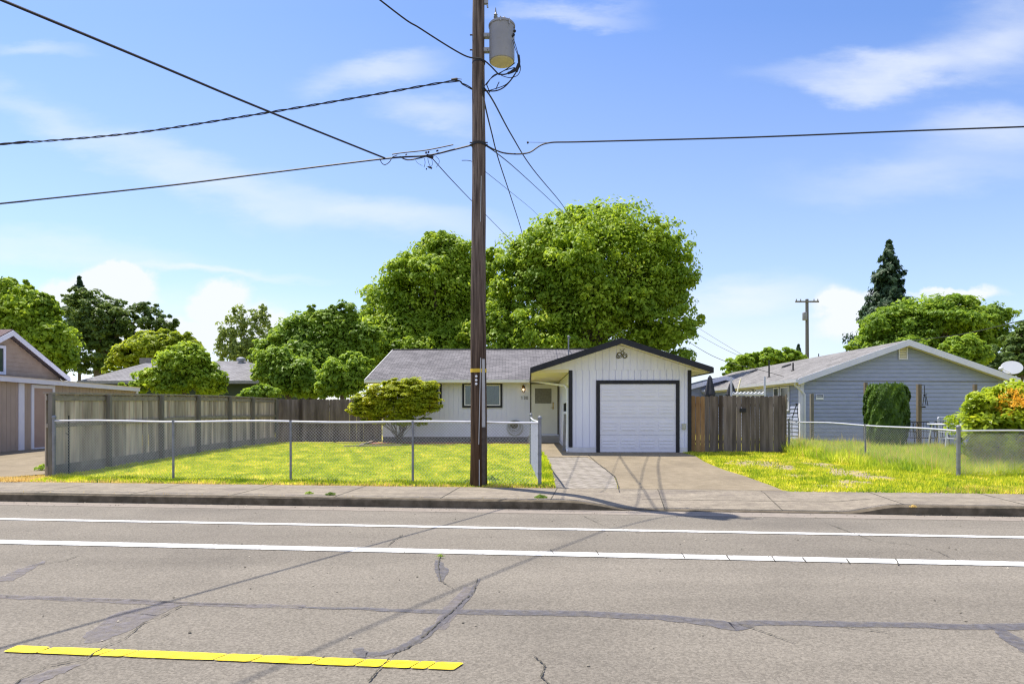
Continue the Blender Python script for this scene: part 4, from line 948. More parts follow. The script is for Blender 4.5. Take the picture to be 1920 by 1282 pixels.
# transformer: hangs on the pole
tx, ty = pxm(941), PY-.0; R_ = .243; z1_ = pz(50); z0_ = pz(117)
tr = thing('transformer', 'grey cylindrical transformer hung on the right side of the utility pole', 'transformer', (tx, ty, z0_))
b = MB(); b.lathe((tx, ty, 0), [(R_-.02, z0_), (R_-.005, z0_+.01), (R_, z0_+.04), (R_, z1_-.05), (R_-.002, z1_)], 40); b.build('tank', M_tank, tr, True)
b = MB(); b.lathe((tx, ty, 0), [(R_-.03, z0_-.006), (R_-.022, z0_+.002)], 40); b.build('tank_bottom', M_tankb, tr)
b = MB(); b.lathe((tx, ty, 0), [(R_+.012, z1_-.02), (R_+.014, z1_+.01), (R_+.0, z1_+.03), (R_*.5, z1_+.06), (.02, z1_+.07)], 40); b.lathe((tx+.04, ty, z1_+.06), [(.05, 0), (.05, .09), (.02, .12)], 12); b.build('lid', M_tank, tr, True)
b = MB(); bx_ = pxm(929.5); b.lathe((bx_, ty-.03, z1_+.04), [(.03, 0), (.045, .03), (.03, .045), (.045, .075), (.03, .09), (.042, .12), (.026, .135), (.038, .165), (.022, .18), (.012, .24), (.006, .3)], 12); b.build('bushing', M_porc, tr, True)
b = MB()
for y in (68, 95):
    z = pz(y); b.box(pcx(z)+pr(z)-.03, tx-R_+.03, ty-.05, ty+.05, z-.035, z+.035); b.ball((tx-R_-.03, ty-.055, z-.01), .012); b.mark()
b.build('bracket', M_steel, tr)
b = MB()
for i, (px, py) in enumerate(((962, 57), (965, 64), (963, 72), (960, 76))): x = pxm(px); z = pz(py); b.ball((x, ty-.07-.02*i, z), .028); b.bar((x-.05, ty-.06, z), (x, ty-.07, z), .02, .02)
b.build('terminal', M_rubber, tr)
b = MB(); b.bar((pxm(955), ty-R_+.02, pz(48)), (pxm(955), ty-R_+.02, pz(58)), .02, .02); b.mark(); b.bar((pxm(939), ty-R_-.012, pz(46)), (pxm(939), ty-R_-.012, pz(54)), .025, .012); b.build('lid_clamp', M_steel, tr)

# ------------------------------------------------------------------ cables
def spline(pts, n=8):
    pts = [Vector(p) for p in pts]; out = []
    for i in range(len(pts)-1):
        p0, p1, p2, p3 = pts[max(i-1, 0)], pts[i], pts[i+1], pts[min(i+2, len(pts)-1)]
        for k in range(n):
            t = k/n; out.append(.5*((2*p1)+(-p0+p2)*t+(2*p0-5*p1+4*p2-p3)*t*t+(-p0+3*p1-3*p2+p3)*t**3))
    out.append(pts[-1]); return out
def cable(label, pts, r, name='overhead_cable', n=8, group='overhead cables', twist=0, m=None):
    b = MB(); pp = spline(pts, n) if n else [Vector(p) for p in pts]
    if twist:
        q = []
        for i in range(len(pp)-1):
            for k in range(6): q.append(pp[i].lerp(pp[i+1], k/6))
        q.append(pp[-1]); s = 0; ca, cb_ = [], []
        for i, p in enumerate(q):
            if i: s += (p-q[i-1]).length
            o = Vector((0, math.cos(s*twist), math.sin(s*twist)))*r*.9; ca.append(p+o); cb_.append(p-o)
        b.tube(ca, r*.75, 5); b.tube(cb_, r*.75, 5)
    else: b.tube(pp, r, 5)
    return tag(b.build(name, m or M_cable, None, True), label, 'cable', group)
def LP(px, py, s_left):   # a point on the line parallel to the road through the pole
    k = (px-960)/FOC
    t = (k*PY-PX)/(RV.x-k*RV.y)
    p = Vector((PX, PY, 0))+RV*t; return Vector((p.x, p.y-.0, HC+(HOR-py)/FOC*p.y))
ext = lambda a, b_, d: b_+(b_-a).normalized()*d
w3 = [LP(x, y, 1) for x, y in ((-30, 385), (0, 382), (300, 350), (500, 325), (720, 298), (800, 292), (850, 281), (890, 271))]
w3 = [ext(w3[1], w3[0], 14)]+w3
cable('thick telephone cable running left from mid pole, lowest of the left cables', w3, .017)
c2 = [p+Vector((0, 0, .055)) for p in [LP(x, y, 1) for x, y in ((735, 295), (755, 292), (800, 287), (850, 277))]]
cable('second telephone cable lashed above the lowest left cable near the pole', c2, .012)
w2_ = [LP(x, y, 1) for x, y in ((-30, 274), (0, 271), (240, 251), (480, 215), (700, 178), (845, 153), (868, 158), (890, 170))]
w2_ = [ext(w2_[1], w2_[0], 14)]+w2_
cable('twisted service cable running left from the pole, upper of the left pair', w2_, .014, twist=9)
j = LP(722, 297, 1); far = Vector((-5.3, 6.63, 5.85)); ff = ext(j, far, 12)
cable('thick cable crossing the road from upper left to the lower left cable', [ff, far, (far+j)/2+Vector((0, 0, -.02)), j], .017)
# wire that comes over the road to the transformer
w4 = [Vector((-11.7, -6.2, 9.2)), Vector((-4.7, 6.18, 8.3)), P(712, 0, 10.5), P(790, 55, 11.2), P(870, 104, 11.9), P(905, 112, PY-.22), P(935, 140, PY-.2)]
cable('cable crossing the road to the pole just under the transformer', w4, .014)
w5 = [LP(x, y, 1) for x, y in ((890, 272), (905, 270), (925, 280), (950, 288), (990, 287), (1025, 269), (1100, 266), (1400, 258), (1700, 246), (1920, 238), (2000, 235))]
w5.append(ext(w5[-2], w5[-1], 14))
cable('telephone cable running right from the pole across the sky', w5, .015)
cable('service drop from the pole top to the trees, rightmost of four', [P(908, 165, PY-.15), P(925, 190, PY+.6), P(960, 255, 15.5), P(1000, 318, 20), P(1055, 385, 30), P(1078, 425, 36)], .016)
cable('service drop curving steeply down from the pole into the tall tree', [P(905, 150, PY-.12), P(908, 190, PY+.1), P(922, 250, 15), P(935, 300, 18), P(958, 370, 23), P(977, 430, 30), P(982, 455, 34)], .016)
cable('thin telephone drop from mid pole to the top of the tall tree', [P(905, 270, PY-.12), P(935, 290, 13.5), P(980, 328, 19), P(1045, 388, 32), P(1070, 412, 36)], .011)
cable('thin drop leaving the lower left cable and passing behind the pole', [LP(808, 294, 1), P(840, 330, 14.5), P(880, 372, 18), P(920, 412, 24), P(965, 458, 34)], .010)
cable('thinnest drop passing behind the pole toward the tall tree', [P(866, 301, 13.2), P(885, 303, 13.6), P(905, 318, 15), P(955, 358, 21), P(1000, 395, 30), P(1015, 412, 34)], .007)
cable('thin cable sloping down from the big tree to the blue neighbour roof', [P(1290, 640, 34), P(1330, 664, 30), P(1372, 681, 27.5), P(1420, 692, 26.5), P(1470, 706, 25.4)], .012)
cable('faint upper wire behind the garage toward the far pole', [P(1310, 615, 48), P(1350, 640, 46), P(1395, 667, 44)], .012)
cable('faint lower wire behind the garage toward the far pole', [P(1310, 628, 47), P(1350, 650, 45), P(1388, 668, 44)], .012)
cable('wire sloping up to the right above the blue neighbour house', [P(1960, 590, 22), P(1920, 600, 24), P(1800, 627, 32), P(1700, 640, 40), P(1640, 650, 46)], .016)
# loops
b = MB(); yq = PY-.18
for pl, r in (([(963, 74), (968, 90), (972, 104)], .007), ([(961, 76), (966, 92), (971, 104)], .006), ([(972, 104), (973, 120), (968, 135)], .026), ([(972, 120), (966, 132), (952, 138)], .024),
              ([(935, 140), (950, 139), (966, 128)], .013), ([(935, 140), (945, 133), (965, 127)], .008), ([(908, 162), (920, 148), (932, 140), (950, 130), (966, 118)], .009), ([(906, 170), (928, 171), (945, 164), (960, 148), (970, 132)], .012),
              ([(906, 172), (925, 168), (950, 158), (966, 138), (975, 125)], .008), ([(912, 158), (916, 168), (918, 174)], .01), ([(930, 168), (933, 160), (936, 154)], .009), ([(940, 142), (955, 146), (970, 142), (976, 130), (974, 118)], .007),
              ([(912, 160), (925, 142), (940, 137)], .008)):
    b.tube(spline([P(x, y, yq-.02*random.random()) for x, y in pl], 5), r, 5)
tag(b.build('jumper_wires', M_cable, None, True), 'tangle of black jumper wires hanging below the transformer', 'wires')
b = MB(); yq = LP(800, 292, 1).y-.02
for pl, r in (([(712, 298), (716, 306), (722, 309), (730, 304), (736, 295), (745, 291)], .008), ([(750, 294), (764, 300), (785, 297), (800, 293)], .014), ([(800, 292), (812, 296)], .035), ([(778, 296), (782, 305), (792, 311)], .003),
              ([(806, 290), (818, 294), (824, 303), (818, 314)], .004), ([(796, 297), (797, 306), (795, 314)], .005), ([(802, 297), (804, 306), (808, 315)], .005), ([(809, 297), (811, 308), (806, 314), (800, 312)], .004), ([(803, 313), (810, 316)], .018), ([(800, 316), (799, 318)], .014),
              ([(798, 288), (800, 285)], .02), ([(803, 287), (804, 284)], .018), ([(818, 284), (822, 282)], .014), ([(760, 291), (763, 289)], .014)):
    b.tube(spline([P(x, y, yq) for x, y in pl], 4), r, 5)
tag(b.build('splice_bundle', M_cable, None, True), 'dark splice terminal with dangling wire loops on the lower left cable', 'splice')
b = MB(); q0, q1 = P(846, 150, PY-.1), P(858, 148, PY-.1); b.tube([q0, q1], .022, 6); b.tube([q1, P(866, 149, PY-.1)], .006, 4); b.tube([P(860, 150, PY-.1), P(866, 158, PY-.05)], .008, 4)
tag(b.build('cable_clamp', M_cable), 'small black wedge clamp on the upper left cable beside the pole', 'clamp')
b = MB(); q0, q1 = P(988, 268, PY), P(991, 267, PY); b.tube([q0, q1], .02, 6); b.tube([q1, P(1028, 267.5, PY)], .004, 4)
tag(b.build('cable_clamp', M_cable), 'tiny clamp and thin wire on the right telephone cable', 'clamp')

# distant utility pole
dp = thing('utility_pole', 'distant grey wooden utility pole with one cross arm behind the blue house', 'utility pole', (P(1513, 700, 62).x, 62, .2))
b = MB(); b.tube([(P(1514, 0, 62).x, 62, .2), (P(1513, 0, 62).x, 62, P(0, 561, 62).z)], [.2, .15], 10); b.build('post', mat('grey_pole', (.13, .125, .12), .9, (.17, .165, .155), 9), dp, True)
b = MB(); z = P(0, 566, 62).z; b.box(P(1490, 0, 62).x, P(1534, 0, 62).x, 61.8, 61.92, z-.07, z+.07)
for x in (1492, 1500, 1525, 1532): b.tube([(P(x, 0, 62).x, 61.86, z), (P(x, 0, 62).x, 61.86, z+.25)], .05, 6)
b.build('cross_arm', M_post, dp)
b = MB(); z = P(0, 594, 62).z; b.lathe((P(1507, 0, 62).x, 61.8, z-.35), [(.2, 0), (.22, .05), (.22, .7), (.1, .8)], 14); b.build('transformer_can', M_tank, dp, True)

# ------------------------------------------------------------------ blue neighbour house
VN = 25.0; VNR = VN-.38
blue = thing('blue_house', 'blue grey lap sided house with low gable and grey shingle roof on the right', 'house', HF @ Vector((14.9, VN, .2)))
nl, zle = hp(1497, 711, VNR); nr_, _ = hp(1925, 713, VNR); nm, zn = hp(1704, 638, VNR); nr_ = 2*nm-nl
nsl = (zn-zle)/(nm-nl); nz = lambda u: zn-nsl*abs(u-nm)
wl, _ = hp(1502, 800, VN); wr_ = 2*nm-wl
NL = 20.5
b = MB(HF); b.box(wl+.02, wr_-.02, VN, VN+.1, 0.1, nz(wl)-.2)
b.prism([(wl+.02, VN+.001, nz(wl)-.2), (wr_-.02, VN+.001, nz(wl)-.2), (nm, VN+.001, zn-.2)], (0, .1, 0))
lap(b, .3, zn-.2, lambda z: (max(wl, nm-(zn-.17-z)/nsl), min(wr_, nm+(zn-.17-z)/nsl)), VN, .152)
b.box(wl+.0, wl+.1, VN+.11, VN+NL, .1, nz(wl)-.2); b.box(wr_-.1, wr_, VN+.11, VN+NL, .1, nz(wl)-.2)
nwall = b.build('wall', M_blue, blue)
b = MB(HF); z = .3
while z < nz(wl)-.25: b.hexa([(wl-.03, VN+.02, z), (wl, VN+.02, z), (wl, VN+NL, z), (wl-.03, VN+NL, z)], [(wl-.003, VN+.02, z+.15), (wl, VN+.02, z+.15), (wl, VN+NL, z+.15), (wl-.003, VN+NL, z+.15)]); z += .152
b.build('side_wall', M_blue, blue)
b = MB(HF)
for e in (nl, nr_):
    b.hexa([(e, VNR, nz(e)-.03), (nm, VNR, zn-.03), (nm, VN+NL, zn-.03), (e, VN+NL, nz(e)-.03)], [(e, VNR, nz(e)+.02), (nm, VNR, zn+.02), (nm, VN+NL, zn+.02), (e, VN+NL, nz(e)+.02)])
nroof = b.build('roof', M_shn, blue)
b = MB(HF)
for e in (nl, nr_):
    b.hexa([(e, VNR-.035, nz(e)-.2), (nm, VNR-.035, zn-.2), (nm, VNR-.001, zn-.2), (e, VNR-.001, nz(e)-.2)], [(e, VNR-.035, nz(e)+.03), (nm, VNR-.035, zn+.03), (nm, VNR-.001, zn+.03), (e, VNR-.001, nz(e)+.03)])
b.build('rake_board', M_bluew, blue)
b = MB(HF); b.hexa([(nl-.1, VNR-.03, nz(nl)-.11), (nl, VNR-.03, nz(nl)-.13), (nl, VN+NL, nz(nl)-.13), (nl-.1, VN+NL, nz(nl)-.11)], [(nl-.12, VNR-.03, nz(nl)+.01), (nl, VNR-.03, nz(nl)-.0), (nl, VN+NL, nz(nl)-.0), (nl-.12, VN+NL, nz(nl)+.01)])
b.build('gutter', M_bluew, blue)
b = MB(HF)
for e, w in ((nl, wl), (nr_, wr_)):
    s = 1 if e == nl else -1; b.hexa([(min(e, w), VNR+.002, nz(e)-.17), (max(e, w)-.02, VNR+.002, nz(e)-.17), (max(e, w)-.02, VN+NL, nz(e)-.17), (min(e, w), VN+NL, nz(e)-.17)], [(min(e, w), VNR+.002, nz(e)-.14), (max(e, w)-.02, VNR+.002, nz(e)-.14), (max(e, w)-.02, VN+NL, nz(e)-.14), (min(e, w), VN+NL, nz(e)-.14)])
def sof2(a, c): b.hexa([(a, VNR+.002, nz(a)-.16), (c, VNR+.002, nz(c)-.16), (c, VN-.02, nz(c)-.16), (a, VN-.02, nz(a)-.16)], [(a, VNR+.002, nz(a)-.035), (c, VNR+.002, nz(c)-.035), (c, VN-.02, nz(c)-.035), (a, VN-.02, nz(a)-.035)])
sof2(nl+.01, nm-.001); sof2(nm+.001, nr_-.01); b.build('soffit', M_cream, blue)
b = MB(HF); b.box(wl-.04, wl+.09, VN-.05, VN-.032, .2, nz(wl)-.2); b.box(wl-.055, wl-.032, VN-.031, VN+.12, .2, nz(wl)-.2); b.build('corner_board', M_bluew, blue)
vu, vz = hp(1692, 661, VN)
b = MB(HF); frame_(b, vu-.17, vu+.17, vz-.27, vz+.27, .04, VN-.065, VN-.031); vt = b.build('gable_vent', M_bluew, blue)
b = MB(HF)
for i in range(7): z = vz-.22+i*.065; b.hexa([(vu-.13, VN-.055, z), (vu+.13, VN-.055, z), (vu+.13, VN-.05, z), (vu-.13, VN-.05, z)], [(vu-.13, VN-.038, z+.05), (vu+.13, VN-.038, z+.05), (vu+.13, VN-.033, z+.05), (vu-.13, VN-.033, z+.05)])
b.build('louvre', M_cream, vt)
b = MB(HF); q0 = (nl-.05, VNR+.1, nz(nl)-.1); e0 = hp(1506, 737, VN-.08); b.tube([q0, (nl-.03, VN-.12, nz(nl)-.2), (e0[0]-.05, VN-.1, e0[1]+.08), (e0[0]+.06, VN-.08, e0[1]-.05), (e0[0]+.07, VN-.08, .3)], .042, 8); b.build('downspout', M_bluew, blue, True)
b = MB(HF); b.tube([(wl+.1, VN-.03, hp(0, 716, VN)[1]), (nm, VN-.03, hp(0, 716, VN)[1]), (wr_-.3, VN-.03, hp(0, 718, VN)[1])], .012, 5); b.build('wall_cable', M_greyw, blue)
# windows in its left wall (facing -u): frames proud of the wall
def side_win(px0, px1, py0, py1):
    v0, v1 = hv(px1, wl), hv(px0, wl); Yc = (v0+v1)/2; z1 = HC+(HOR-py0)/FOC*v0; z0 = HC+(HOR-py1)/FOC*v0; x0, x1 = wl-.08, wl-.031
    b = MB(HF); w = .06
    b.box(x0, x1, v0, v1, z1-w, z1); b.box(x0, x1, v0, v1, z0, z0+w); b.box(x0, x1, v0, v0+w, z0+w, z1-w); b.box(x0, x1, v1-w, v1, z0+w, z1-w); b.box(x0+.005, x1, v0+w, v1-w, (z0+z1)/2-.02, (z0+z1)/2+.02)
    o = b.build('window', M_bluew, blue); b = MB(HF); b.box(x0+.015, x0+.025, v0+w, v1-w, z0+w, z1-w); b.build('pane', M_glass, o)
side_win(1466, 1482, 724, 770); side_win(1453, 1463, 726, 772); side_win(1418, 1434, 727, 760); side_win(1400, 1412, 731, 755)
# roof vents
def on_roof(px, py):   # intersection with the left slope
    k = (px-960)/FOC
    lo, hi = VNR, VN+NL
    for _ in range(50):
        v = (lo+hi)/2; u, z = hp(px, py, v)
        if z > nz(u): lo = v
        else: hi = v
    u, z = hp(px, py, v); return u, v, nz(u)
for px, py in ((1703, 654), (1620, 665), (1571, 664)):
    pass
for px, py in ((1632, 656), (1574, 667), (1521, 676), (1474, 685), (1412, 695)):
    u, v, z = on_roof(px, py+3); b = MB(HF); b.hexa([(u-.2, v-.2, z-.08), (u+.2, v-.2, z+.06), (u+.2, v+.2, z+.06), (u-.2, v+.2, z-.08)], [(u-.14, v-.14, z+.06), (u+.2, v-.14, z+.17), (u+.2, v+.14, z+.17), (u-.14, v+.14, z+.06)]); b.build('box_vent', M_rubber, nroof)
for px, py, t in ((1535, 676, 663), (1487, 696, 680), (1442, 708, 675)):
    u, v, z = on_roof(px, py); zt = hp(px, t, v)[1]; b = MB(HF); b.tube([(u, v, z-.05), (u, v, zt)], .035, 8); b.lathe((u, v, z-.03), [(.11, 0), (.05, .1)], 10); b.build('vent_pipe', M_rubber, nroof, True)
# small blue building behind
out = thing('shed', 'low dark blue outbuilding with grey roof behind the brown picket fence', 'shed', HF @ Vector((12.5, 38, .25)))
Vs = 38.0; su, sz = hp(1356, 706, Vs); sl = su-3.2; sr = su+3.2; ssl = .27
b = MB(HF); b.prism([(sl+.3, Vs, .2), (sr-.3, Vs, .2), (sr-.3, Vs, sz-.15-ssl*2.9), (su, Vs, sz-.15), (sl+.3, Vs, sz-.15-ssl*2.9)], (0, 4, 0)); b.build('wall', M_blue, out)
b = MB(HF)
for e in (sl, sr): b.hexa([(e, Vs-.4, sz-.1-ssl*3.2), (su, Vs-.4, sz-.1), (su, Vs+4.3, sz-.1), (e, Vs+4.3, sz-.1-ssl*3.2)], [(e, Vs-.4, sz-ssl*3.2), (su, Vs-.4, sz), (su, Vs+4.3, sz), (e, Vs+4.3, sz-ssl*3.2)])
b.build('roof', M_shn, out)
b = MB(HF)
for e in (sl, sr): b.hexa([(e, Vs-.44, sz-.22-ssl*3.2), (su, Vs-.44, sz-.22), (su, Vs-.401, sz-.22), (e, Vs-.401, sz-.22-ssl*3.2)], [(e, Vs-.44, sz+.02-ssl*3.2), (su, Vs-.44, sz+.02), (su, Vs-.401, sz+.02), (e, Vs-.401, sz+.02-ssl*3.2)])
b.build('rake_board', M_bluew, out)
# things behind the picket fence
def umbrella(px, label, Y, ytop, h):
    x = P(px, 0, Y).x; z = P(0, ytop, Y).z; t = thing('garden_umbrella', label, 'umbrella', (x, Y, .26), 'closed umbrellas behind the picket fence')
    b = MB(); b.tube([(x, Y, .2), (x, Y, z)], .02, 6); b.build('pole', M_galv, t)
    b = MB(); m = 12; prof = [(.02, 0), (.06, -.08), (.11, -h*.4), (.16, -h*.7), (.12, -h*.9), (.17, -h)]
    vs = []
    for r, zz in prof:
        for k in range(m): a = 2*math.pi*k/m; rr_ = r*(1+.3*(k % 2)); vs.append((x+rr_*math.cos(a), Y+rr_*math.sin(a), z+zz))
    b.add(vs, [(i*m+k, i*m+(k+1) % m, (i+1)*m+(k+1) % m, (i+1)*m+k) for i in range(len(prof)-1) for k in range(m)]); b.build('canopy', M_umb, t)
umbrella(1331, 'closed dark umbrella showing above the picket fence near the garage corner', 24, 704, 1.0)
umbrella(1371, 'shorter closed dark umbrella right of the other behind the picket fence', 25, 716, .7)
t = thing('garden_arbour', 'pale metal arbour frame with scalloped rail showing above the picket fence', 'arbour', P(1402, 745, 22)-Vector((0, 0, 1.7)))
b = MB()
for px in (1371, 1434): b.tube([P(px, 706, 22), (P(px, 0, 22).x, 22, .2)], .035, 7)
b.build('post', M_rail, t, True)
b = MB(); 
for i in range(9): x0, x1 = 1372+i*7, 1378+i*7; b.tube([P(x0, 738, 22), P((x0+x1)/2, 735.5, 22), P(x1, 738, 22)], .03, 5)
b.tube([P(1371, 739.5, 22), P(1434, 739.5, 22)], .03, 6); b.build('rail', M_trimw, t)
b = MB(); b.bar(P(1383, 733, 23), P(1389, 710, 23), .06, .03); b.bar(P(1383, 733, 23), P(1382.5, 735, 23)-Vector((0, 0, 1.6)), .06, .03)
tag(b.build('leaning_board', M_cream), 'pale slanted board sticking up behind the picket fence', 'board')
# garden posts, birdhouse, chime, sign
def gpost(px, ytop, ybot, Y, m, label, w=.1):
    x = P(px, 0, Y).x; b = MB(); b.hexa([(x-w/2, Y-w/2, .15), (x+w/2, Y-w/2, .15), (x+w/2, Y+w/2, .15), (x-w/2, Y+w/2, .15)], [(x-w/2, Y-w/2, P(0, ytop, Y).z), (x+w/2, Y-w/2, P(0, ytop, Y).z), (x+w/2, Y+w/2, P(0, ytop, Y).z), (x-w/2, Y+w/2, P(0, ytop, Y).z)])
    tag(b.build('garden_post', m), label, 'post', 'wooden posts in the neighbour yard')
gpost(1623, 717, 830, 23.6, M_ypost, 'wooden post with birdhouse left of the clipped dark green bush')
gpost(1723, 720, 830, 22.5, M_ypost, 'wooden post with hanging chime right of the clipped dark green bush', .12)
gpost(1828, 720, 830, 22.5, M_ypost, 'wooden post rising behind the orange flowering shrub')
gpost(1522, 738, 800, 23.8, M_post, 'dark wooden post beside the small sign near the downspout', .11)
bh = thing('birdhouse', 'small grey birdhouse fixed on the post left of the clipped bush', 'birdhouse', P(1629, 734, 23.5))
b = MB(); x, z = P(1629, 0, 23.5).x, P(0, 734, 23.5).z; b.prism([(x-.06, 23.4, z-.08), (x+.06, 23.4, z-.08), (x+.06, 23.4, z+.05), (x, 23.4, z+.11), (x-.06, 23.4, z+.05)], (0, .13, 0)); b.build('box', M_greyw, bh)
b = MB(); b.bar((x-.1, 23.46, z+.03), (x+.0, 23.46, z+.13), .2, .015, up=(1, 0, 1)); b.bar((x, 23.46, z+.13), (x+.1, 23.46, z+.03), .2, .015, up=(-1, 0, 1)); b.build('roof', M_post, bh)
b = MB(); q = lambda px, py: P(px, py, 22.35)
for pl in ([(1727, 721), (1733, 722), (1734, 740)], [(1731, 740), (1738, 739)], [(1733, 740), (1730, 760)], [(1734, 740), (1736, 758)], [(1736, 740), (1740, 760)]): b.tube([q(*p) for p in pl], .012, 5)
b.lathe(q(1732, 764), [(.05, 0), (.07, .04), (.02, .05)], 10)
tag(b.build('wind_chime', M_rubber), 'dark wind chime hanging from the bracket on the middle garden post', 'chime')
sg = thing('yard_sign', 'small pale rectangular sign with dark lettering on the blue siding', 'sign', HF @ Vector((hp(1536, 744, VN)[0], VN-.03, 2)))
a, z1_ = hp(1529, 739, VN); c, z0_ = hp(1543, 749, VN)
b = MB(HF); b.box(a, c, VN-.05, VN-.031, z0_, z1_); b.build('panel', M_dish, sg)
b = MB(HF); b.box(a+.02, c-.02, VN-.053, VN-.051, z0_+.08, z1_-.02); b.build('dark_field', mat('sign_ink', (.08, .1, .18), .6), sg)
b = MB(HF)
for i in range(6): b.box(a+.035+i*.036, a+.055+i*.036, VN-.056, VN-.0545, z0_+.10, z0_+.15)
b.build('lettering', M_dish, sg)
# trellis
b = MB(); Yt = 24.2
for pl in ([(1494, 757), (1485, 784)], [(1494, 757), (1497, 788)], [(1488, 775), (1496, 775)], [(1491, 757), (1497, 757)]): b.tube([P(x, y, Yt) for x, y in pl], .014, 5)
for px in (1485, 1497): b.tube([P(px, 784, Yt), (P(px, 0, Yt).x, Yt, .25)], .014, 5)
tag(b.build('plant_stand', M_rubber), 'dark metal easel stand against the blue wall left of the downspout', 'stand')
# satellite dish on the roof edge
ds = thing('satellite_dish', 'white oval satellite dish at the right eave of the blue house', 'satellite dish', P(1895, 705, 24.2))
dc = P(1896, 690, 24.2); Mx = Matrix.Rotation(math.radians(68), 3, 'X') @ Matrix.Rotation(math.radians(-12), 3, 'Y')
b = MB(); b.lathe(dc, [(.36, -.06), (.365, -.055), (.3, -.01), (.2, .02), (.05, .04), (.001, .045)], 28, Mx @ Matrix.Diagonal((1.03, .75, -1))); b.build('reflector', M_dish, ds, True)
b = MB(); l0 = P(1877, 691, 23.7); b.ball(l0, .08, 10, 6); b.tube([l0, dc+Vector((-.02, -.05, -.2))], .014, 5); b.build('receiver', M_dish, ds, True)
b = MB(); b.tube([dc+Vector((.05, .06, 0)), dc+Vector((.1, .12, -.3)), P(1900, 722, 24.7)], .025, 7); b.build('mast', M_galv, ds, True)
# patio set
YT = 19.5
pt_ = thing('patio_table', 'pale rimmed glass patio table behind the chain link fence', 'table', (P(1790, 0, YT).x, YT, .26))
tc_ = Vector((P(1792, 0, YT).x, YT, P(0, 795, YT).z-.0))
b = MB(); nseg = 32; ring = [tc_+Vector((.78*math.cos(2*math.pi*i/nseg), .55*math.sin(2*math.pi*i/nseg), 0)) for i in range(nseg+1)]; b.tube(ring, .025, 6); b.build('rim', M_rail, pt_, True)
b = MB(); b.add([tc_+Vector((.76*math.cos(2*math.pi*i/nseg), .53*math.sin(2*math.pi*i/nseg), .008)) for i in range(nseg)]+[tc_+Vector((.76*math.cos(2*math.pi*i/nseg), .53*math.sin(2*math.pi*i/nseg), -.004)) for i in range(nseg)], [tuple(range(nseg)), tuple(range(nseg, 2*nseg))[::-1]]+[(i, i+nseg, (i+1) % nseg+nseg, (i+1) % nseg) for i in range(nseg)]); b.build('top', mat('frosted_glass', (.4, .42, .5), .25), pt_)
for sx, sy in ((-1, -1), (1, -1), (1, 1), (-1, 1)): b = MB(); b.tube([tc_+Vector((.5*sx, .35*sy, -.02)), (tc_.x+.62*sx, tc_.y+.42*sy, .24)], .02, 6); b.build('leg', M_rail, pt_)
def chair(x, y, rz, m, label, back=.95, group='chairs around the patio table'):
    t = thing('patio_chair', label, 'chair', (x, y, .26), group); R = Matrix.Rotation(rz, 3, 'Z')
    w = lambda a, b_, c: Vector((x, y, .26))+R @ Vector((a, b_, c))
    b = MB(); b.tube([w(-.24, .24, .45), w(-.25, .28, back-.05), w(-.2, .29, back), w(.2, .29, back), w(.25, .28, back-.05), w(.24, .24, .45)], .016, 6)
    for k in range(4): a = -.15+k*.1; b.tube([w(a, .27, .47), w(a, .285, back)], .007, 4)
    b.build('backrest', m, t, True)
    b = MB(); b.prism([w(-.24, -.24, .43), w(.24, -.24, .43), w(.24, .24, .43), w(-.24, .24, .43)], (0, 0, .02)); b.build('seat', m, t)
    b = MB(); 
    for sx in (-1, 1): b.tube([w(.26*sx, -.22, .43), w(.28*sx, -.2, .64), w(.27*sx, .26, .66)], .014, 5)
    b.build('armrest', m, t)
    for sx, sy in ((-1, -1), (1, -1), (1, 1), (-1, 1)): b = MB(); b.tube([w(.23*sx, .22*sy, .43), w(.26*sx, .25*sy, 0)], .014, 5); b.build('leg', m, t)
chair(P(1722, 0, 21.0).x, 21.0, .2, M_rubber, 'dark metal patio chair partly behind the middle garden post')
chair(P(1739, 0, 20.8).x, 20.9, -.2, M_rubber, 'dark metal patio chair just right of the middle garden post')
chair(P(1775, 0, 21.2).x, 21.2, 0, M_rubber, 'dark metal patio chair behind the glass table')
chair(P(1784, 0, 20.4).x, 20.4, .5, M_rail, 'pale tubular patio chair beside the orange flowering shrub', 1.12)

# ------------------------------------------------------------------ beige neighbour on the left
lb = thing('beige_garage_house', 'beige house with pale trimmed gable and flat side annex on the left', 'house', HF @ Vector((-19, 24, .2)))
uA = -16.9; v0a, v1a = 15.5, hv(257, uA)
zA = lambda v: HC+(HOR-709)/FOC*20.7+(v-20.7)*(-.016)
b = MB(HF); b.hexa([(uA-3, v0a, .1), (uA, v0a, .1), (uA, v1a, .1), (uA-3, v1a, .1)], [(uA-3, v0a, zA(v0a)-.02), (uA, v0a, zA(v0a)-.02), (uA, v1a, zA(v1a)-.02), (uA-3, v1a, zA(v1a)-.02)])
n = 66
for i in range(n):
    a = v0a+(v1a-v0a)*i/n+.005; c = v0a+(v1a-v0a)*(i+1)/n-.005; b.hexa([(uA, a, .2), (uA+.013, a, .2), (uA+.013, c, .2), (uA, c, .2)], [(uA, a, zA(a)-.05), (uA+.013, a, zA(a)-.05), (uA+.013, c, zA(c)-.05), (uA, c, zA(c)-.05)])
b.build('annex_wall', M_beige, lb)
vE = hv(262, uA+.2)
b = MB(HF); b.hexa([(uA+.18, v0a-.3, zA(v0a)-.12), (uA+.21, v0a-.3, zA(v0a)-.12), (uA+.21, vE, zA(vE)-.12), (uA+.18, vE, zA(vE)-.12)], [(uA+.18, v0a-.3, zA(v0a)+.03), (uA+.21, v0a-.3, zA(v0a)+.03), (uA+.21, vE, zA(vE)+.03), (uA+.18, vE, zA(vE)+.03)])
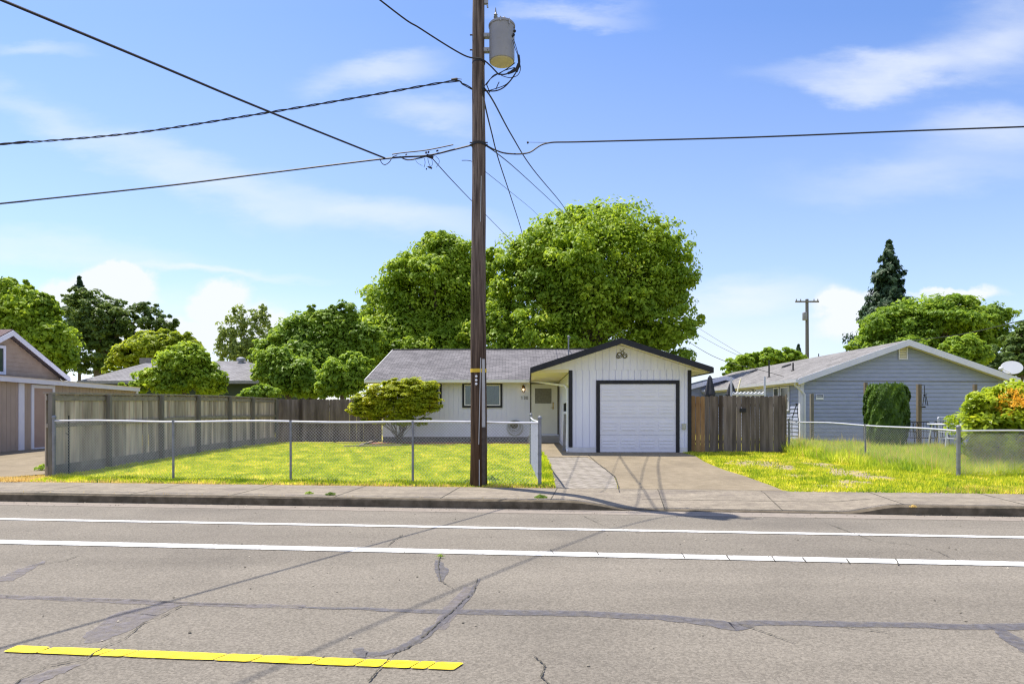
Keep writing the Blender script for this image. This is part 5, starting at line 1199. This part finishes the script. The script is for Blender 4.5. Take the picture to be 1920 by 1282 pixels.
b.hexa([(uA-3, vE, zA(vE)-.12), (uA+.18, vE, zA(vE)-.12), (uA+.18, vE+.03, zA(vE)-.12), (uA-3, vE+.03, zA(vE)-.12)], [(uA-3, vE, zA(vE)+.03), (uA+.18, vE, zA(vE)+.03), (uA+.18, vE+.03, zA(vE)+.03), (uA-3, vE+.03, zA(vE)+.03)])
b.build('fascia', M_bluew, lb)
b = MB(HF); b.hexa([(uA-2.2, v0a-.3, zA(v0a)+.05), (uA+.2, v0a-.3, zA(v0a)+.02), (uA+.2, vE+.02, zA(vE)+.02), (uA-2.2, vE+.02, zA(vE)+.05)], [(uA-2.2, v0a-.3, zA(v0a)+.24), (uA+.24, v0a-.3, zA(v0a)+.055), (uA+.24, vE+.05, zA(vE)+.055), (uA-2.2, vE+.05, zA(vE)+.24)]); b.build('annex_roof', M_pink, lb)
def wallstrip(v0, v1, z0, z1, m, name, th=.03, u=uA+.014):
    b = MB(HF); b.box(u, u+th, v0, v1, z0, z1); return b.build(name, m, lb)
def zl(px, py): v = hv(px, uA); return v, HC+(HOR-py)/FOC*v
wallstrip(hv(33, uA), hv(43, uA), .2, zA(21.3)-.12, M_bluew, 'corner_board', .04)
va, vb = hv(57, uA), hv(101, uA); zt2 = zl(60, 720)[1]
b = MB(HF); w = .11; u = uA+.014; b.box(u, u+.035, va, va+w, .28, zt2-w); b.box(u, u+.035, vb-w, vb, .28, zt2-w); b.box(u, u+.035, va, vb, zt2-w, zt2); b.box(u, u+.06, va+w, vb-w, .22, .32); df = b.build('side_door_frame', M_bluew, lb)
b = MB(HF); b.box(u, u+.02, va+w+.002, vb-w-.002, .32, zt2-w-.002); b.build('door_panel', mat('beige_door', (.33, .235, .195), .7, (.37, .27, .22), 3), df)
wallstrip(v1a-.14, v1a-.0, .2, zA(v1a)-.12, M_bluew, 'corner_board', .04)
uG = -19.1; vAp, zAp = hv(9, uG), 0; zAp = HC+(HOR-617)/FOC*vAp; vEa = hv(131, uG+.3); zEa = HC+(HOR-708)/FOC*vEa; gsl = (zAp-zEa)/(vEa-vAp); zz = lambda v: zAp-gsl*abs(v-vAp)
b = MB(HF); b.prism([(uG, 2*vAp-vEa+.4, .2), (uG, vEa-.4, .2), (uG, vEa-.4, zz(vEa-.4)-.15), (uG, vAp, zAp-.15), (uG, 2*vAp-vEa+.4, zz(vEa-.4)-.15)], (-9, 0, 0))
lap(b, 2.75, zAp-.2, lambda z: (vAp-(zAp-.12-z)/gsl, vAp+(zAp-.12-z)/gsl), uG, .16, .02, 'u'); b.build('gable_wall', M_beige2, lb)
b = MB(HF)
for e in (vEa, 2*vAp-vEa): b.hexa([(uG+.3, e, zz(e)-.03), (uG+.3, vAp, zAp-.03), (uG-9.3, vAp, zAp-.03), (uG-9.3, e, zz(e)-.03)], [(uG+.3, e, zz(e)+.05), (uG+.3, vAp, zAp+.05), (uG-9.3, vAp, zAp+.05), (uG-9.3, e, zz(e)+.05)])
b.build('roof', shingle('brown_shingles', (.16, .12, .12), (.22, .17, .165)), lb)
b = MB(HF)
for e in (vEa, 2*vAp-vEa): b.hexa([(uG+.301, e, zz(e)-.18), (uG+.301, vAp, zAp-.18), (uG+.33, vAp, zAp-.18), (uG+.33, e, zz(e)-.18)], [(uG+.301, e, zz(e)+.01), (uG+.301, vAp, zAp+.01), (uG+.33, vAp, zAp+.01), (uG+.33, e, zz(e)+.01)])
b.build('rake_board', M_bluew, lb)
b = MB(HF)
for e in (vEa, 2*vAp-vEa): b.hexa([(uG, e, zz(e)-.1), (uG, vAp, zAp-.1), (uG+.3, vAp, zAp-.1), (uG+.3, e, zz(e)-.1)], [(uG, e, zz(e)-.04), (uG, vAp, zAp-.04), (uG+.3, vAp, zAp-.04), (uG+.3, e, zz(e)-.04)])
b.build('soffit', mat('dark_soffit', (.09, .075, .075), .8), lb)
vw = hv(8, uG); b = MB(HF); z1_ = HC+(HOR-646)/FOC*vw; z0_ = HC+(HOR-701)/FOC*vw; x0, x1 = uG+.031, uG+.07; w = .1
b.box(x0, x1, vw-.9, vw, z1_-w, z1_); b.box(x0, x1, vw-.9, vw, z0_, z0_+w); b.box(x0, x1, vw-w, vw, z0_+w, z1_-w); b.box(x0, x1, vw-.9, vw-.9+w, z0_+w, z1_-w); wg = b.build('window', M_bluew, lb)
b = MB(HF); b.box(x0, x0+.01, vw-.8, vw-w, z0_+w, z1_-w); b.build('pane', M_glass, wg)

# ------------------------------------------------------------------ green house behind
gh = thing('green_house', 'dark green house with grey hip roof behind the left board fence', 'house', HF @ Vector((-18, 38, .2)))
Ve = 35.5; Vr = 41.0
e0, ze_ = hp(146, 711, Ve); e1, _ = hp(491, 717, Ve); ze_ = (ze_+hp(491, 717, Ve)[1])/2
r0_, zr_ = hp(285, 674, Vr); r1_, zr2 = hp(462, 680, Vr); zr_ = (zr_+zr2)/2
b = MB(HF); A_ = [(e0, Ve, ze_), (e1, Ve, ze_), (e1, 2*Vr-Ve, ze_), (e0, 2*Vr-Ve, ze_)]; R0, R1 = (r0_, Vr, zr_), (r1_, Vr, zr_)
b.add(A_+[R0, R1]+[(p[0], p[1], p[2]-.1) for p in A_], [(0, 1, 5, 4), (1, 2, 5), (2, 3, 4, 5), (3, 0, 4), (6, 7, 1, 0), (7, 8, 2, 1), (8, 9, 3, 2), (9, 6, 0, 3), (9, 8, 7, 6)])
grf = b.build('roof', shingle('mid_grey_shingles', (.20, .195, .20), (.27, .265, .27)), gh)
b = MB(HF); b.box(e0+.5, e1-.5, Ve+.5, 2*Vr-Ve-.5, .1, ze_-.11); b.build('wall', M_greenw, gh)
b = MB(HF); b.box(e0, e1, Ve-.1, Ve-.001, ze_-.16, ze_+.01); b.build('gutter', M_galv, gh)
cu, cz = hp(452, 674, Vr-.5); b = MB(HF); b.lathe((cu, Vr-.5, cz-.4), [(.16, 0), (.16, .3), (.26, .32), (.26, .48), (.1, .55)], 12); b.build('chimney_cap', M_steel, grf, True)
for px, py in ((420, 697), (431, 706)): u_, z_ = hp(px, py, 37.5); b = MB(HF); b.tube([(u_, 37.3, z_-.3), (u_, 37.3, z_+.05)], .06, 8); b.build('vent_pipe', M_greyw, grf)
# solar plate / dark ridge box on the left part
u_, z_ = hp(275, 672, Vr-.3); b = MB(HF); b.box(u_-.35, u_+.35, Vr-.5, Vr-.1, z_-.35, z_+.02); b.build('chimney', M_greyw, grf)

# ------------------------------------------------------------------ trees
def leaf_mesh(pos, out, size, r, up=.5, droop=.0, ratio=.55, spread=1.0):
    n = len(pos); nrm = out*1.0+r.normal(0, .42*spread, (n, 3)); nrm[:, 2] += up; nrm /= np.linalg.norm(nrm, axis=1)[:, None]+1e-9
    d = r.normal(0, 1, (n, 3))+out*.6; d[:, 2] -= droop; d -= nrm*np.sum(d*nrm, axis=1)[:, None]; d /= np.linalg.norm(d, axis=1)[:, None]+1e-9
    s = np.cross(nrm, d); L_ = (size*r.uniform(.6, 1.35, n))[:, None]; W = L_*ratio
    V = np.empty((n, 4, 3)); V[:, 0] = pos-d*L_*.5; V[:, 1] = pos-s*W*.5+nrm*W*.15; V[:, 2] = pos+d*L_*.5-nrm*L_*.1; V[:, 3] = pos+s*W*.5+nrm*W*.15
    return V.reshape(-1, 3), np.arange(4*n).reshape(-1, 4)
def blob_pts(blobs, nclump, nleaf, seed, rc=.08, inner=.45, flat=.75, tufts=True):
    r = np.random.default_rng(seed); B = np.array([[b_[0], b_[1], b_[2], b_[3], b_[4], b_[5]] for b_ in blobs])
    area = (B[:, 3]*B[:, 5]+B[:, 3]*B[:, 4]+B[:, 4]*B[:, 5]); pr_ = area/area.sum()
    ib = r.choice(len(B), nclump, p=pr_); c = B[ib, :3]; rad = B[ib, 3:]
    dr_ = r.normal(0, 1, (nclump, 3)); dr_ /= np.linalg.norm(dr_, axis=1)[:, None]
    f = inner+(1-inner)*r.random(nclump)**.45; f = np.where(r.random(nclump) < .07, f+r.random(nclump)*.16, f); lump = 1+.10*np.sin(dr_[:, 0]*7+ib)*np.cos(dr_[:, 2]*6+ib*2)+.07*np.sin(dr_[:, 1]*11+dr_[:, 0]*9)
    cc = c+dr_*rad*(f*lump)[:, None]
    size = rad.mean(1)*rc*10/10
    k = np.repeat(np.arange(nclump), nleaf); m = len(k)
    g = r.normal(0, 1, (m, 3)); g /= np.linalg.norm(g, axis=1)[:, None]
    low = (g[:, 2] < -.1) & (r.random(m) < .75); g[low, 2] *= -1; g *= (r.random(m)**.28)[:, None]
    cs = (size*r.uniform(.55, 1.5, nclump))
    pos = cc[k]+g*cs[k][:, None]*np.array([1, 1, flat])
    out = (cc-c)/rad; out = out/(np.linalg.norm(out, axis=1)[:, None]+1e-9)
    o = out[k]*.25+g*.9
    return pos, o, cc, r
def tree(name, label, base, Y, ell, leaf, nclump, nleaf, size, seed, cat='tree', group=None, trunk_r=.2, rc=.16, inner=.45, up=.5, droop=0, ratio=.55, tm=None, limbs=9, flat=.75, dy=.8, zb=None, multi=1, lobes=0):
    """ell: ellipses (px, py, rx, ry, depth offset) in picture units at depth Y, made into ellipsoids"""
    k = Y/FOC; bl = []
    for e in ell:
        px, py, rx, ry = e[:4]; dep = e[4] if len(e) > 4 else 0; Yc = Y+dep; kk = Yc/FOC
        bl.append(((px-960)*kk, Yc, HC+(HOR-py)*kk, rx*kk, min(rx, ry*1.2)*kk*dy, ry*kk))
    if lobes:
        r0 = random.Random(seed*7+1); nb = []
        for q in bl:
            nb.append((q[0], q[1], q[2], q[3]*.86, q[4]*.86, q[5]*.86))
            for _ in range(max(2, int(lobes*(q[3]*q[5])**.5/(6*k*FOC/43/43*.0+5)))):
                a = r0.uniform(0, 2*math.pi); ph = r0.uniform(-.5, 1.2); rr_ = r0.uniform(.22, .38); e = 1.03-rr_*.8
                nb.append((q[0]+q[3]*e*math.cos(a)*math.cos(ph), q[1]+q[4]*e*math.sin(a)*math.cos(ph), q[2]+q[5]*e*math.sin(ph), q[3]*rr_, q[3]*rr_, min(q[3], q[5])*rr_*.9))
        bl = nb
    bx = (base-960)*k; gz_ = .2 if zb is None else zb
    t = thing(name, label, cat, (bx, Y, gz_), group)
    pos, out, cc, r = blob_pts(bl, nclump, nleaf, seed, rc, inner, flat)
    keep = pos[:, 2] > gz_+.1; pos, out = pos[keep], out[keep]
    V, F = leaf_mesh(pos, out, size, r, up, droop, ratio)
    npmesh('crown', V, F, leaf, t)
    b = MB(); rr = random.Random(seed); cz_ = np.mean([q[2] for q in bl]); big = max(bl, key=lambda q: q[3]*q[5])
    zmin = min(q[2]-q[5] for q in bl)
    for m_ in range(multi):
        ox = rr.uniform(-.1, .1)*(multi > 1); split = max(gz_+.3, zmin+(cz_-zmin)*.35) if multi == 1 else gz_+.25
        tx_ = bx+ox; S = Vector((tx_+(big[0]-tx_)*.3*(multi == 1), Y, split)); 
        b.tube([(tx_, Y, gz_-.1), ((tx_+S.x)/2, Y, (gz_+split)/2), S], [trunk_r*1.25, trunk_r, trunk_r*.85], 9)
        idx = rr.sample(range(len(cc)), min(limbs, len(cc)))
        for i in idx:
            e = Vector(cc[i]); mid = S.lerp(e, .45)+Vector((0, 0, abs(e.z-S.z)*.12)); L1 = S.lerp(e, .85)
            b.tube(spline([S, mid, L1], 4), [trunk_r*(.55-.45*q/8) for q in range(9)], 6)
    b.build('trunk', tm or M_bark, t, True)
    return t
LG = leafmat('leaves_bright_green', (.12, .23, .014), (.36, .50, .035), (.56, .62, .08), .45, .5)
LM = leafmat('leaves_mid_green', (.10, .20, .016), (.27, .41, .035), (.46, .55, .08), .45, .5)
LD = leafmat('leaves_dark_green', (.06, .115, .026), (.14, .22, .04), (.24, .32, .07), .4, .5)
LY = leafmat('leaves_yellow_green', (.18, .27, .015), (.36, .44, .025), (.46, .46, .04), .5, .6)
LL = leafmat('leaves_lime', (.14, .26, .02), (.32, .46, .04), (.42, .52, .08), .5, .6)
LP_ = leafmat('leaves_pale_green', (.16, .24, .05), (.32, .40, .10), (.42, .48, .14), .5, .6)
LC = leafmat('conifer_needles', (.03, .07, .03), (.07, .13, .055), (.13, .20, .08), .25, .6)
LT = leafmat('thuja_sprays', (.03, .075, .008), (.11, .20, .015), (.20, .30, .03), .3, 3)
LJ = leafmat('maple_leaves', (.22, .31, .012), (.50, .54, .03), (.72, .60, .04), .5, 1.6)
GT = 'trees beyond the houses'
tree('tree', 'tallest broad green tree rising behind the white house', 1110, 43, [(1130, 520, 160, 138), (1055, 500, 90, 95, -1), (1200, 520, 98, 108, -1), (1130, 430, 85, 55), (1010, 540, 95, 105, 0), (1235, 600, 82, 72, -1.5), (1120, 620, 150, 85, -1), (960, 600, 60, 90, -1), (1268, 640, 54, 50, -2), (1010, 640, 80, 70, -2), (925, 645, 75, 62, -1), (985, 500, 45, 45)], LG, 2600, 62, .27, 1, group=GT, trunk_r=.45, rc=.30, limbs=30, inner=.55, up=.35, flat=.8, lobes=13)
tree('tree', 'rounded green tree left of the utility pole behind the white house', 800, 46, [(830, 500, 70, 66), (790, 555, 95, 78, -1), (735, 580, 62, 62), (870, 560, 75, 110, 0), (770, 640, 110, 60, -2), (700, 630, 42, 58, -1), (930, 500, 30, 36), (710, 655, 60, 52, -3), (790, 660, 90, 40, -4), (880, 650, 60, 60, -2)], LG, 2100, 60, .27, 52, group=GT, trunk_r=.38, rc=.32, limbs=26, inner=.5, up=.35, flat=.8, lobes=13)
tree('tree', 'dark maple with tall leaders between the poplar and the house', 590, 38, [(565, 640, 55, 50), (620, 635, 42, 58), (648, 610, 22, 48), (560, 690, 80, 50, -1), (600, 604, 36, 24), (655, 680, 45, 70), (583, 590, 12, 22), (530, 640, 26, 36), (625, 585, 12, 20), (500, 665, 30, 28), (675, 650, 40, 50)], LM, 1700, 46, .24, 3, group=GT, trunk_r=.25, rc=.34, lobes=14)
tree('tree', 'low dark leafy tree just above the corner of the board fences', 540, 30.5, [(540, 705, 60, 40), (520, 680, 38, 32), (585, 720, 50, 30)], LM, 700, 46, .2, 4, group=GT, trunk_r=.15, rc=.32, lobes=10)
tree('tree', 'lime green young tree beside the left corner of the white house', 640, 29, [(645, 705, 42, 34), (620, 725, 32, 24), (672, 690, 26, 28)], LL, 220, 80, .18, 5, group=GT, trunk_r=.1, rc=.25)
tree('tree', 'bushy green tree leaning over the left board fence', 345, 31, [(345, 685, 52, 34), (320, 715, 62, 28), (385, 715, 44, 30), (350, 660, 34, 18), (250, 728, 26, 14)], LG, 700, 48, .2, 6, group=GT, trunk_r=.15, rc=.34, lobes=14)
tree('tree', 'yellow green rounded tree behind the green house', 290, 52, [(300, 662, 72, 38), (330, 645, 48, 22), (245, 670, 38, 26), (215, 690, 26, 16)], LY, 330, 80, .32, 7, group=GT, trunk_r=.3, rc=.22)
tree('tree', 'light green tree above the beige house at the far left', 50, 36, [(40, 600, 66, 62), (85, 640, 58, 54), (0, 560, 46, 40), (105, 668, 42, 36), (-40, 620, 70, 90), (70, 570, 30, 22), (18, 535, 14, 20), (50, 540, 12, 18), (100, 590, 16, 24)], LG, 1500, 42, .24, 8, group=GT, trunk_r=.3, rc=.3, up=.2, inner=.4, lobes=12)
tree('tree', 'dark oak with open crown behind the light green tree', 190, 62, [(165, 600, 56, 52), (205, 610, 48, 50), (265, 608, 56, 40), (300, 610, 34, 26), (170, 660, 62, 44), (145, 560, 30, 20)], LD, 560, 40, .36, 9, group=GT, trunk_r=.4, rc=.17, inner=.5)
tree('tree', 'airy upright poplar like tree with wispy top, left of centre', 460, 62, [(415, 645, 11, 40), (436, 630, 10, 52), (455, 622, 10, 56), (476, 635, 9, 56), (494, 622, 9, 50), (510, 645, 10, 38), (440, 590, 4, 18), (458, 585, 4, 16), (490, 585, 4, 18), (425, 610, 5, 20), (506, 608, 4, 18), (465, 665, 45, 22)], LP_, 520, 16, .30, 10, group=GT, trunk_r=.14, rc=.3, up=-.2, inner=.1)
tree('tree', 'broad umbrella shaped maple behind the blue house roof', 1760, 62, [(1760, 600, 120, 46), (1680, 620, 72, 46), (1640, 655, 48, 34), (1720, 660, 90, 40, -1), (1835, 615, 66, 46), (1870, 660, 48, 44), (1790, 575, 56, 24)], LM, 1500, 46, .36, 11, group=GT, trunk_r=.5, rc=.28, limbs=24, lobes=10)
tree('tree', 'small lime green tree peeking above the blue house gable', 1808, 42, [(1808, 660, 42, 28), (1790, 650, 22, 16), (1830, 668, 26, 20)], LL, 200, 70, .24, 12, group=GT, trunk_r=.12, rc=.25)
tree('tree', 'dark tree at the right edge behind the satellite dish', 1895, 46, [(1885, 670, 44, 36), (1925, 655, 36, 50), (1860, 690, 36, 26), (1960, 660, 50, 60)], LD, 260, 70, .28, 13, group=GT, trunk_r=.25, rc=.22)
tree('tree', 'low light green tree between the garage and the distant pole', 1430, 58, [(1400, 685, 36, 20), (1440, 675, 36, 20), (1480, 672, 26, 18), (1375, 695, 22, 12)], LL, 240, 65, .32, 14, group=GT, trunk_r=.2, rc=.25)
tree('shrub', 'pale shrub topping the board fence near its far corner', 488, 28, [(490, 738, 34, 14), (470, 745, 26, 10)], LL, 120, 60, .15, 15, cat='shrub', trunk_r=.04, rc=.3)

def conifer(name, label, px, ytop, ybot, halfw, Y, seed, start=.08):
    k = Y/FOC; x = (px-960)*k; z1 = HC+(HOR-ytop)*k; zb_ = HC+(HOR-ybot)*k; H = z1-zb_; R = halfw*k; r = np.random.default_rng(seed)
    t = thing(name, label, 'conifer', (x, Y, .2), GT); b = MB(); b.tube([(x, Y, .1), (x, Y, z1-.2)], [H*.03, .03], 8); b.build('trunk', M_bark, t, True)
    P_, O_ = [], []
    z = z1-.1
    while z > zb_:
        f = (z1-z)/H; rad = R*(f**.8)*(.85+.3*r.random()); nb = int(6+8*f)
        for q in range(nb):
            a = r.uniform(0, 2*math.pi); L_ = rad*r.uniform(.55, 1.15); n = int(26+90*L_/R)
            s = r.random(n)**.7; dro = -.16*L_*s**1.2+.12*L_*s**3
            w = (.22*L_*(1-s)+.12)*r.uniform(-1, 1, n)
            p = np.stack([x+np.cos(a)*L_*s-np.sin(a)*w, Y+np.sin(a)*L_*s+np.cos(a)*w, z+dro+r.normal(0, .06*L_+.02, n)-.1*abs(w)], 1); P_.append(p); O_.append(np.tile([math.cos(a), math.sin(a), -.2], (n, 1)))
        z -= H*.026*(1+.3*r.random())
    p, o = np.concatenate(P_), np.concatenate(O_); V, F = leaf_mesh(p, o, H*.045, r, .8, .3, .4, .6); npmesh('crown', V, F, LC, t)
conifer('conifer', 'tall dark spruce rising above the maple on the right', 1667, 452, 660, 70, 72, 3)
conifer('conifer', 'thin spruce tip above the dark oak on the left', 149, 518, 640, 34, 68, 4)
conifer('conifer', 'tiny spruce tip just left of the distant utility pole', 1497, 644, 690, 14, 72, 5)

# Japanese maple in the front bed
tree('japanese_maple', 'yellow green spreading Japanese maple in front of the white house', 748, 24.9, [(700, 765, 44, 20), (735, 742, 48, 22), (775, 728, 42, 18), (715, 735, 26, 18), (795, 758, 34, 20), (735, 775, 62, 14), (765, 755, 38, 24), (672, 768, 24, 9), (760, 790, 46, 9), (800, 738, 28, 16), (685, 752, 30, 16), (700, 790, 24, 6), (740, 722, 24, 12)], LJ, 800, 75, .085, 21, cat='small tree', trunk_r=.028, rc=.30, up=1.0, ratio=.6, multi=5, limbs=7, inner=.35, flat=.4, zb=.24)
# clipped thuja
def thuja():
    Y = 21.0; k = Y/FOC; r = np.random.default_rng(31); cx = (1662-960)*k; z1 = HC+(HOR-724)*k; z0 = .24; H = z1-z0; n = 34000
    t = thing('clipped_bush', 'dense clipped dark green arborvitae bush between two garden posts', 'bush', (cx, Y, z0))
    f = r.random(n); a = r.uniform(0, 2*math.pi, n); zz_ = z0+H*f
    prof = np.interp(f, [0, .12, .3, .6, .9, .98, 1], [.36, .48, .59, .63, .62, .56, .4]); lump = 1+.06*np.sin(a*7+zz_*5)+.05*np.sin(a*13-zz_*9)
    rad = prof*lump*(1-.22*r.random(n)**2)
    pos = np.stack([cx+np.cos(a)*rad, Y+np.sin(a)*rad, zz_], 1); out = np.stack([np.cos(a), np.sin(a), .15+0*a], 1)
    top_ = r.random(n) < .12; pos[top_, 0] = cx+np.cos(a[top_])*.55*r.random(top_.sum())**.5; pos[top_, 1] = Y+np.sin(a[top_])*.55*r.random(top_.sum())**.5; pos[top_, 2] = z1-.04+r.normal(0, .04, top_.sum())
    nr = out+r.normal(0, .35, (n, 3)); nr /= np.linalg.norm(nr, axis=1)[:, None]; d = np.tile([0, 0, 1.0], (n, 1))+r.normal(0, .3, (n, 3))+out*.35; d -= nr*np.sum(d*nr, 1)[:, None]; d /= np.linalg.norm(d, axis=1)[:, None]; s = np.cross(nr, d)
    L_ = .12*r.uniform(.6, 1.3, n)[:, None]; W = L_*.4; V = np.empty((n, 4, 3)); V[:, 0] = pos-d*L_*.5; V[:, 1] = pos-s*W*.5; V[:, 2] = pos+d*L_*.5; V[:, 3] = pos+s*W*.5
    npmesh('foliage', V.reshape(-1, 3), np.arange(4*n).reshape(-1, 4), LT, t)
    b = MB(); b.tube([(cx, Y, .15), (cx, Y, z1-.3)], [.06, .02], 7); b.build('stem', M_bark, t)
thuja()
# rhododendron with orange flowers
LR = leafmat('rhododendron_leaves', (.20, .31, .015), (.42, .52, .03), (.6, .62, .06), .45, 1.2, .35)
LO = leafmat('orange_flowers', (.66, .36, .02), (.84, .55, .05), (.9, .68, .14), .4, 3)
sh = tree('flowering_shrub', 'large yellow green shrub with orange blooms behind the right fence', 1880, 14.9, [(1880, 800, 80, 62), (1925, 790, 90, 70), (1850, 780, 42, 46), (1835, 760, 30, 26), (1900, 755, 70, 34), (1960, 810, 80, 80), (1822, 830, 24, 30), (1880, 860, 70, 22)], LR, 900, 26, .15, 41, cat='shrub', trunk_r=.03, rc=.22, up=.5, ratio=.38, multi=6, limbs=8, inner=.5, dy=.75)
def flowers():
    r = np.random.default_rng(5); k = 14.9/FOC; P_ = []; 
    for i in range(62):
        px = r.uniform(1846, 1960); py = r.normal(754, 13)
        if py < 733: py = 738
        c = np.array([(px-960)*k, 14.25+r.uniform(-.15, .45), HC+(HOR-py)*k]); P_.append(c+r.normal(0, .05, (40, 3)))
    p = np.concatenate(P_); V, F = leaf_mesh(p, r.normal(0, 1, p.shape), .05, r, .3, 0, .7); npmesh('blossom', V, F, LO, sh)
flowers()
# weeds
def weed(label, px, py, z, n, h, seed, m=LL, name='weed'):
    r = np.random.default_rng(seed); c = G(px, py, 0, z); a = r.uniform(0, 2*math.pi, n); rad = h*1.6*r.random(n)**.7
    pos = np.stack([c.x+np.cos(a)*rad, c.y+np.sin(a)*rad*.6, c.z+.01+h*r.random(n)*(1-rad/(h*2.2))], 1); out = np.stack([np.cos(a), np.sin(a), .5+0*a], 1)
    V, F = leaf_mesh(pos, out, h*.6, r, .4, 0, .35); o = npmesh(name, V, F, m); tag(o, label, 'weed', 'weeds along the kerb')
weed('green weed growing in the gutter at the far left', 268, 941, .0, 260, .10, 1, LM)
weed('small green weed on the sidewalk edge left of centre', 580, 926, .14, 120, .05, 2)
weed('dark green weed on the sidewalk right of the small one', 620, 928, .14, 160, .06, 3, LM)
weed('green weed tuft on the sidewalk right of the utility pole', 1014, 934, .13, 220, .07, 4, LM)
weed('tiny weed in the road crack below the white line', 826, 1044, .012, 90, .03, 5)
weed('leafy weed at the foot of the utility pole on its right', 922, 903, .16, 260, .12, 6, LM)
weed('leafy weed at the foot of the utility pole on its left', 876, 906, .16, 160, .08, 7, LM)
weed('weed tuft at the foot of the left wood fence post', 82, 880, .2, 200, .14, 8, LL)
weed('faint dry weed where the right kerb begins', 1712, 951, .12, 90, .04, 9, M_straw)

# grit and small litter in the gutter and on the driveway
def grit():
    r = np.random.default_rng(77); n = 900; V = []; F = []
    sc_ = np.concatenate([r.uniform(-14, 12, 650), r.uniform(-9, 9, 250)]); dd = np.concatenate([KD-.02-abs(r.normal(0, .16, 650)), r.uniform(3, 10, 250)])
    for a, d in zip(sc_, dd):
        q = rd(a, d, .006); h = r.uniform(.004, .016); t = r.uniform(0, 6.28, 1)[0] if False else r.uniform(0, 6.28)
        k = len(V); V += [(q.x+h*math.cos(t), q.y+h*math.sin(t), .005), (q.x-h*math.sin(t), q.y+h*math.cos(t), .005), (q.x-h*math.cos(t)*.8, q.y-h*math.sin(t), .005), (q.x+h*math.sin(t), q.y-h*math.cos(t)*.7, .005), (q.x, q.y, .005+h*.8)]
        F += [(k, k+1, k+4), (k+1, k+2, k+4), (k+2, k+3, k+4), (k+3, k, k+4)]
    o = npmesh('grit', V, F, mat('grit_stone', (.10, .09, .07), .9, (.30, .27, .22), 3, island=.6)); tag(o, 'small stones and grit scattered in the gutter and road', 'grit', kind='stuff')
grit()
